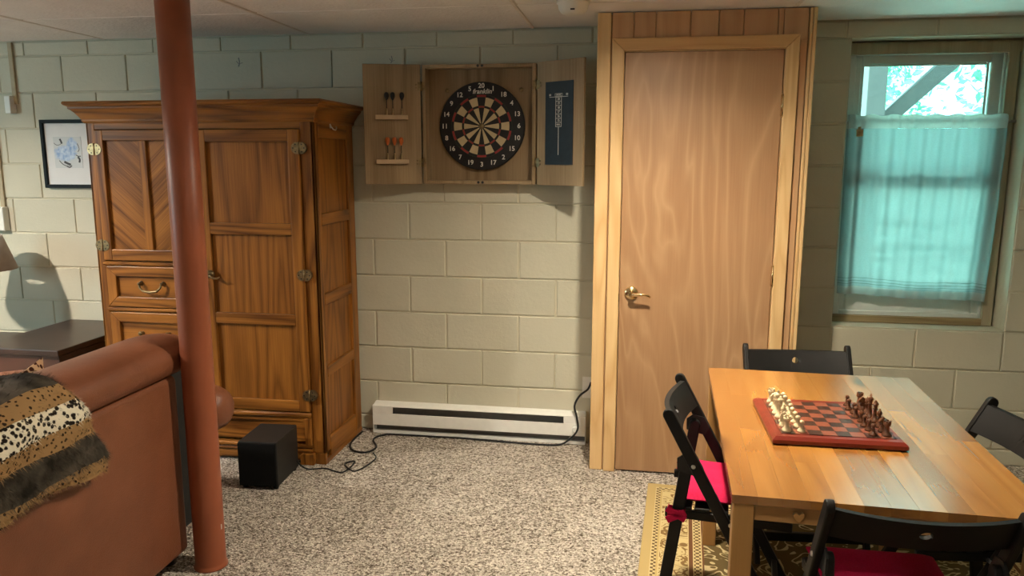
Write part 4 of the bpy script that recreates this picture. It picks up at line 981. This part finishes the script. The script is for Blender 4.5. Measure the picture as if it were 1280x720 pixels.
names = ('dark_band', 'tan_band', 'white_band'); mats3 = ('fur_dark', 'fur_tan', 'fur_white')
runs = []; st_ = 0
for i in range(1, nd):
    if i == nd - 1 or stripe(acc[i]) != stripe(acc[st_]):
        runs.append((st_, i, stripe(acc[st_]))); st_ = i
for a, b, k in runs:
    m = MB(); m.grid([top[i] for i in range(a, b + 1)])
    m.grid([[bot[i][0], top[i][0]] for i in range(a, b + 1)])
    if b == nd - 1: m.grid([top[b], bot[b]])
    band = obj(names[k], m, mats3[k], th)
    fm_ = MB(); area_n = int((acc[b] - acc[a]) * 16000)
    for q in range(area_n):
        i = random.randrange(a, max(a + 1, b)); j = random.random() ** 1.1 * NY
        if q % 7 == 0: j = random.random() * .6
        j0 = int(j); fj = j - j0; j0 = min(j0, NY - 1)
        fi = random.random(); i2 = min(i + 1, nd - 1)
        p = (top[i][j0] * (1 - fj) + top[i][j0 + 1] * fj) * (1 - fi) + (top[i2][j0] * (1 - fj) + top[i2][j0 + 1] * fj) * fi
        nrm = tpt(i, j0, .02)[1]
        t = (dense[min(i + 1, nd - 1)] - dense[max(i - 1, 0)]).normalized()
        d = (nrm * .75 + t * random.uniform(.1, 1.1) + Vector((0, random.gauss(.25, .35), 0))).normalized()
        L_ = random.uniform(.012, .026) * (1.25 if k == 0 else .8); w = random.uniform(.0007, .0013); sd_ = Vector((0, 1, 0)) if abs(d.y) < .8 else Vector((1, 0, 0))
        p = p - nrm * .002
        fm_.add([p - sd_ * w, p + sd_ * w, p + d * L_ - Vector((0, 0, L_ * .25))], [(0, 1, 2)])
    obj('fur', fm_, mats3[k], band, kind='stuff')

# ------------------------------------------------------------------ subwoofer
sw = thing('subwoofer', 'black cube subwoofer on the carpet in front of the armoire', 'speaker', (1.735, -.755, 0), R(3))
obj('cabinet', rbox(-.094, .094, -.117, .135, .014, .232), 'sub_wood', sw, bevel=.004, world=False)
obj('grille', rbox(-.092, .092, -.130, -.118, .018, .229), 'sub_cloth', sw, bevel=.004, world=False, label='cloth grille')
for x in (-.075, .075):
    for y in (-.10, .115): obj('foot', MB().lathe([(.012, 0), (.014, .015)], (x, y, 0), 12), 'rubber', sw, world=False)

# ------------------------------------------------------------------ rug, table, chess set
rug = thing('oriental_rug', 'tan bordered oriental rug under the table and chairs', 'rug', (4.286, -1.727, 0), R(-3.4))
obj('pile', MB().box(-HX, HX, -HY, HY, .001, .008), 'rug', rug, bevel=.002, bseg=1, world=False)
RZ = .008
TR = R(-2.3)
tb = thing('wooden_table', 'rectangular varnished pine table with a chess set on it', 'table', (4.102, -1.643, RZ), TR)
TW, TL_, TH = .730, 1.180, .722
npl = 12; pw = TW / npl
random.seed(17)
for i in range(npl):
    x0 = -TW / 2 + i * pw
    cuts = [-TL_ / 2] + sorted(random.choice(([-.25, .2], [-.05], [.1], [-.3, .05], [-.12, .3])))  + [TL_ / 2]
    cuts = [cuts[0]] + [q + random.uniform(-.06, .06) for q in cuts[1:-1]] + [cuts[-1]]
    for a, b in zip(cuts[:-1], cuts[1:]):
        obj('plank', MB().box(x0 + .00004, x0 + pw - .00004, a + .00004, b - .00004, TH - .022, TH + random.uniform(-.0001, 0)), 'table_pine', tb, world=False, bevel=.0003, bseg=1)
lg = obj('leg', MB().box(-.0255, .0255, -.0255, .0255, 0, TH - .023), 'table_leg', tb, bevel=.003, world=False); lg.location = (-TW / 2 + .030, -TL_ / 2 + .032, 0)
for sx, sy in ((1, -1), (-1, 1), (1, 1)): inst(lg, 'leg', tb, (sx * (TW / 2 - .030), sy * (TL_ / 2 - .032), 0))
for sy in (-1, 1):
    obj('apron', MB().box(-TW / 2 + .056, TW / 2 - .056, sy * (TL_ / 2 - .030) - .009, sy * (TL_ / 2 - .030) + .009, TH - .072, TH - .023), 'table_apron', tb, bevel=.002, bseg=1, world=False)
for sx in (-1, 1):
    obj('apron', MB().box(sx * (TW / 2 - .028) - .009, sx * (TW / 2 - .028) + .009, -TL_ / 2 + .058, TL_ / 2 - .058, TH - .072, TH - .023), 'table_apron', tb, bevel=.002, bseg=1, world=False)
kn = MB(); KY = -TL_ / 2 + .020
hp = [(0, -.014), (.010, -.004), (.014, .005), (.011, .012), (.005, .012), (0, .007), (-.005, .012), (-.011, .012), (-.014, .005), (-.010, -.004)]
obj('knob', MB().prism([(x - .205, z + TH - .050) for x, z in hp], 'y', KY - .014, KY), 'table_leg', tb, bevel=.002, world=False, label='small heart shaped wooden knob')
TZ = RZ + TH
CBX, CBY = 4.052, -1.666
cb_ = thing('chessboard', 'red brown wooden chessboard on the pine table', 'chessboard', (CBX, CBY, TZ), R(.4))
hw, hh, hz = .184, .189, .024
rows = [[(sx * a, sy * b, z) for sx, sy in ((-1, -1), (1, -1), (1, 1), (-1, 1))] for a, b, z in ((hw - .006, hh - .006, .0005), (hw, hh, .004), (hw, hh, .015), (hw - .010, hh - .010, hz), (.160, .163, hz), (.158, .161, hz - .0015))]
m = MB().grid(rows, smooth=False, closed=True); q = 5 * 4
m.f += [(3, 2, 1, 0), (q, q + 1, q + 2, q + 3)]; m.sm += [False, False]; m.mi += [0, 0]
obj('frame', m, 'board_frame', cb_, world=False)
SQ = .0392; OX, OY = .002, .0145
sqs = {}
def sqpos(i, j): return (OX + (i - 3.5) * SQ, OY - .012 + (j - 3.5) * SQ)
for i in range(8):
    for j in range(8):
        k = (i + j) % 2; x, y = sqpos(i, j)
        if k not in sqs: sqs[k] = obj('square', MB().box(-SQ / 2 + .0002, SQ / 2 - .0002, -SQ / 2 + .0002, SQ / 2 - .0002, -.001, 0.0004), ['sq_dark', 'sq_light'][k], cb_, world=False); sqs[k].location = (x, y, hz)
        else: inst(sqs[k], 'square', cb_, (x, y, hz))
PAWN = [(.0118, 0), (.0120, .003), (.0105, .006), (.0060, .010), (.0042, .019), (.0064, .0205), (.0040, .022), (.0066, .026), (.0072, .0295), (.0058, .033), (.002, .0355)]
ROOK = [(.0138, 0), (.0140, .004), (.0115, .008), (.0078, .012), (.0066, .027), (.0078, .031), (.0105, .033), (.0105, .043), (.0078, .043), (.0075, .038), (.001, .038)]
BISH = [(.0132, 0), (.0134, .004), (.0108, .008), (.0062, .014), (.0046, .030), (.0082, .0325), (.0050, .0345), (.0078, .041), (.0074, .045), (.0040, .051), (.0026, .052), (.0030, .055), (.001, .057)]
QUEEN = [(.0148, 0), (.0150, .005), (.0120, .009), (.0068, .016), (.0050, .040), (.0088, .0425), (.0055, .045), (.0068, .052), (.0098, .058), (.0070, .0595), (.0060, .062), (.0036, .064), (.0036, .067), (.001, .069)]
KING = [(.0150, 0), (.0152, .005), (.0122, .009), (.0072, .016), (.0054, .043), (.0092, .0455), (.0058, .048), (.0072, .056), (.0094, .062), (.0060, .066), (.002, .068)]
KNB = [(.0136, 0), (.0138, .004), (.0112, .008), (.0098, .012), (.0090, .015), (.002, .016)]
def horse(d):
    pr = [(-.009, .013), (.009, .013), (.008, .022), (.0045, .027), (.012, .027), (.0145, .031), (.012, .036), (.005, .043), (.002, .047), (-.001, .043), (-.007, .040), (-.011, .031), (-.0105, .021)]
    return MB().prism([(x * d, z) for x, z in pr], 'y', -.0058, .0058)
protos = {}
def piece(kind, colr, ci, rj, label, group):
    x, y = sqpos(ci, rj); c, s_ = math.cos(R(.4)), math.sin(R(.4))
    wx, wy = CBX + x * c - y * s_, CBY + x * s_ + y * c
    wx += random.uniform(-.003, .003); wy += random.uniform(-.003, .003)
    mat = 'chess_white' if colr == 'pale' else 'chess_dark'
    key = (kind, colr)
    if key not in protos:
        prof_ = {'pawn': PAWN, 'rook': ROOK, 'bishop': BISH, 'queen': QUEEN, 'king': KING, 'knight': KNB}[kind]
        m = MB().lathe(prof_, (0, 0, 0), 18)
        if kind == 'king': m.box(-.0014, .0014, -.0014, .0014, .067, .078).box(-.0040, .0040, -.0013, .0013, .0715, .0742)
        o = bpy.data.objects.new('chess_' + kind, None); COL.objects.link(o)
        body = obj('body', m, mat, o, world=False)
        if kind == 'knight': obj('horse_head', horse(1 if colr == 'pale' else -1), mat, o, world=False, bevel=.002)
        if kind == 'rook':
            mm = MB()
            for a in range(6):
                mm.add([], []); an = R(60 * a); b_ = MB().box(.0070, .0104, -.0032, .0032, .043, .0465).xf(Matrix.Rotation(an, 4, 'Z')); mm.add(b_.v, b_.f)
            obj('battlement', mm, mat, o, world=False)
        protos[key] = o
    else: o = copy_tree(protos[key])
    o.location = (wx, wy, TZ + hz + .0004); o.rotation_euler = (0, 0, random.uniform(-.3, .3))
    tag(o, label, 'chess piece', group)
random.seed(3)
BACK = ['rook', 'knight', 'bishop', 'queen', 'king', 'bishop', 'knight', 'rook']
ORD = ['first', 'second', 'third', 'fourth', 'fifth', 'sixth', 'seventh', 'eighth']
for colr, c0, c1_ in (('pale', 0, 1), ('dark', 7, 6)):
    adj = 'ivory wooden' if colr == 'pale' else 'dark brown wooden'
    sd_ = 'left' if colr == 'pale' else 'right'
    for j in range(8):
        k = BACK[j]
        wh = '' if k in ('king', 'queen') else (', nearer the camera' if j < 4 else ', nearer the wall')
        piece(k, colr, c0, j, '%s chess %s in the outer %s row%s' % (adj, k, sd_, wh), colr + ' chess pieces')
        piece('pawn', colr, c1_, j, '%s chess pawn, %s from the near end of the %s pawn row' % (adj, ORD[j], sd_), colr + ' chess pieces')

# ------------------------------------------------------------------ folding chairs
def make_chair(label):
    ch = thing('folding_chair', label, 'chair', (0, 0, RZ), 0, 'black folding chairs around the table')
    W2 = .205
    def bar(p0, p1, w, t, yc, rnd=True):
        # flat bar in the x-z plane, w wide, t thick in y, rounded top
        a = Vector((p0[0], p0[1])); b = Vector((p1[0], p1[1])); d = (b - a).normalized(); n_ = Vector((-d.y, d.x))
        pts = [a + n_ * w / 2, a - n_ * w / 2]
        if rnd:
            for q in range(7):
                an = R(-90 + 30 * q); pts.append(b + d * (math.cos(an) * w / 2) + n_ * (math.sin(an) * w / 2))
        else: pts += [b - n_ * w / 2, b + n_ * w / 2]
        # trim the foot level with the floor
        out = []
        for p in pts: out.append((p.x, max(p.y, 0.0)))
        return MB().prism(out, 'y', yc - t / 2, yc + t / 2)
    for s in (-1, 1):
        up_ = obj('upright', bar((.210, .008), (-.196, .758), .036, .020, s * W2), 'black_wood', ch, bevel=.004, world=False)
        obj('bolt', MB().lathe([(.006, -.013), (.007, -.010), (.007, .010), (.006, .013)], (-.115, s * W2, .600), 10, 'y').lathe([(.006, -.013), (.006, .013)], (.002, s * W2, .425), 10, 'y'), 'chrome', up_, world=False)
        rl = obj('rear_leg', bar((-.216, .004), (-.136, .600), .038, .020, s * (W2 - .023)), 'black_wood', ch, bevel=.004, world=False)
        obj('bracket', MB().prism([(-.165, .575), (-.10, .560), (-.085, .590), (-.105, .625), (-.145, .632), (-.166, .615)], 'y', s * (W2 - .012) - .003, s * (W2 - .012) + .003), 'rubber', rl, world=False, label='pivot plate')
        obj('seat_rail', MB().box(-.200, .185, s * (W2 - .046) - .009, s * (W2 - .046) + .009, .404, .432), 'black_wood', ch, bevel=.003, world=False)
    obj('crossbar', MB().box(.150, .168, -W2 + .01, W2 - .01, .085, .120).xf(Matrix.Translation((0, 0, 0))), 'black_wood', ch, bevel=.003, world=False)
    obj('crossbar', MB().box(-.214, -.196, -W2 + .035, W2 - .035, .10, .13), 'black_wood', ch, bevel=.003, world=False)
    sl = []
    for i in range(6):
        x0 = -.165 + i * .056
        sl.append(obj('seat_slat', MB().box(x0, x0 + .047, -W2 + .036, W2 - .036, .432, .446), 'black_wood', ch, bevel=.003, bseg=1, world=False))
    # back rest: curved board with a finger hole
    NS, NT = 36, 6; zt, zb = .752, .664
    def bp(u, v_, o_):   # u -1..1 across, v_ 0 bottom..1 top
        y = u * (W2 - .008); z = zb + (zt - zb) * v_ 
        x = -.196 + (.758 - z) * .541 - .034 * (1 - u * u) + o_
        return (x, y, z - .006 * (1 - u * u) * (1 if v_ > .5 else .3))
    m = MB(); hr = .0145; yr = W2 - .008
    segs = 24; hc = (0.0, .60)
    def outer(an):
        cx_, cz_ = math.cos(an), math.sin(an); hu = .12; hv = .40
        k = min(hu / abs(cx_) if abs(cx_) > 1e-6 else 9, hv / abs(cz_) if abs(cz_) > 1e-6 else 9)
        return (cx_ * k, .5 + cz_ * k)
    for o_ in (0.0, .016):
        rings = []
        for t in (0, 1):
            rw = []
            for q in range(segs):
                an = 2 * math.pi * q / segs
                if t == 0: u, v_ = math.cos(an) * hr / yr, hc[1] - .05 + math.sin(an) * hr / (zt - zb)
                else:
                    # snap to the square's outline
                    cx_, cz_ = math.cos(an), math.sin(an); mx_ = max(abs(cx_), abs(cz_)); u, v_ = cx_ / mx_ * .12, .5 + cz_ / mx_ * .5
                rw.append(bp(u, v_, o_))
            rings.append(rw)
        m.grid(rings, closed=True)
        for u0, u1 in ((-1, -.12), (.12, 1)):
            m.grid([[bp(u0 + (u1 - u0) * a / 10, b / 4, o_) for a in range(11)] for b in range(5)])
    hole_rows = [[bp(math.cos(2 * math.pi * q / segs) * hr / yr, hc[1] - .05 + math.sin(2 * math.pi * q / segs) * hr / (zt - zb), o_) for q in range(segs)] for o_ in (0, .016)]
    m.grid(hole_rows, closed=True)
    for v_ in (0, 1):
        us_ = [-1 + 2 * a / 40 for a in range(41)]
        m.grid([[bp(u, v_, 0) for u in us_], [bp(u, v_, .016) for u in us_]])
    obj('backrest', m, 'black_wood', ch, world=False, label='curved back board with a round finger hole')
    return ch
ch0 = make_chair('black folding chair with a pink cushion left of the table')
spots_ = [((3.607 + .196 * .991, -1.537 - .196 * .136), R(-7.8), None),
          ((4.134 + .196 * .064, -.811 - .196 * .998), R(-86.3), 'black folding chair at the wall end of the table'),
          ((4.639 - .196 * .993, -1.655 - .196 * .114), R(186.5), 'black folding chair right of the table turned away at the edge'),
          ((4.117, -2.33 + .196), R(90), 'black folding chair with a dark red cushion nearest the camera')]
chairs = []
for p, a, lb in spots_:
    c = ch0 if lb is None else copy_tree(ch0)
    c.location = (p[0], p[1], RZ); c.rotation_euler = (0, 0, a)
    if lb: c['label'] = lb
    chairs.append(c)
def cushion(ch_, label):
    t = thing('seat_cushion', label, 'cushion', (ch_.location.x, ch_.location.y, RZ + .447), ch_.rotation_euler.z, 'red seat cushions')
    n_ = 16; m = MB()
    def pt(u, v_, sgn):
        w = .166 * (1 - .05 * (1 - u * u)); e = max(abs(u), abs(v_)) ** 5
        tz = .022 + sgn * .022 * (1 - e) ** .5
        tuft = sum(math.exp(-((u - a) ** 2 + (v_ - b) ** 2) / .015) for a in (-.38, .38) for b in (-.38, .38)) * .009 * (1 if sgn > 0 else 0)
        return (u * .168 + .005, v_ * w, tz - tuft + .0015)
    g = [i / n_ * 2 - 1 for i in range(n_ + 1)]
    m.grid([[pt(u, v_, 1) for v_ in g] for u in g]); m.grid([[pt(u, v_, -1) for v_ in g] for u in g])
    obj('pad', m, 'crimson', t, world=False, sub=1)
    for s in (-1, 1):
        y = s * .183
        k = MB(); X0, X1_, Y0, Y1_ = -.187, -.139, y - .0155, y + .0155
        for a, b in (((X0 - .003, X0, Y0 - .003, Y1_ + .003)), ((X1_, X1_ + .003, Y0 - .003, Y1_ + .003))) if False else ():
            pass
        k.box(X0 - .003, X0, Y0 - .003, Y1_ + .003, -.030, .002).box(X1_, X1_ + .003, Y0 - .003, Y1_ + .003, -.034, -.004)
        k.box(X0, X1_, Y0 - .003, Y0, -.030, .000).box(X0, X1_, Y1_, Y1_ + .003, -.034, -.002)
        for an, dz in ((R(28), -.012), (R(-30), -.022)):
            b_ = MB().box(-.030, .036, Y1_ + .003 if s > 0 else Y0 - .006, Y1_ + .006 if s > 0 else Y0 - .003, -.011, .011)
            b_.xf(Matrix.Translation((-.165, 0, dz)) @ Matrix.Rotation(an, 4, 'Y')); k.add(b_.v, b_.f)
        obj('tie', k, 'crimson', t, world=False, bevel=.001, bseg=1, label='knotted cloth tie')
    return t
cushion(chairs[0], 'pink red seat cushion tied to the chair left of the table')
cushion(chairs[3], 'dark red seat cushion on the chair nearest the camera')
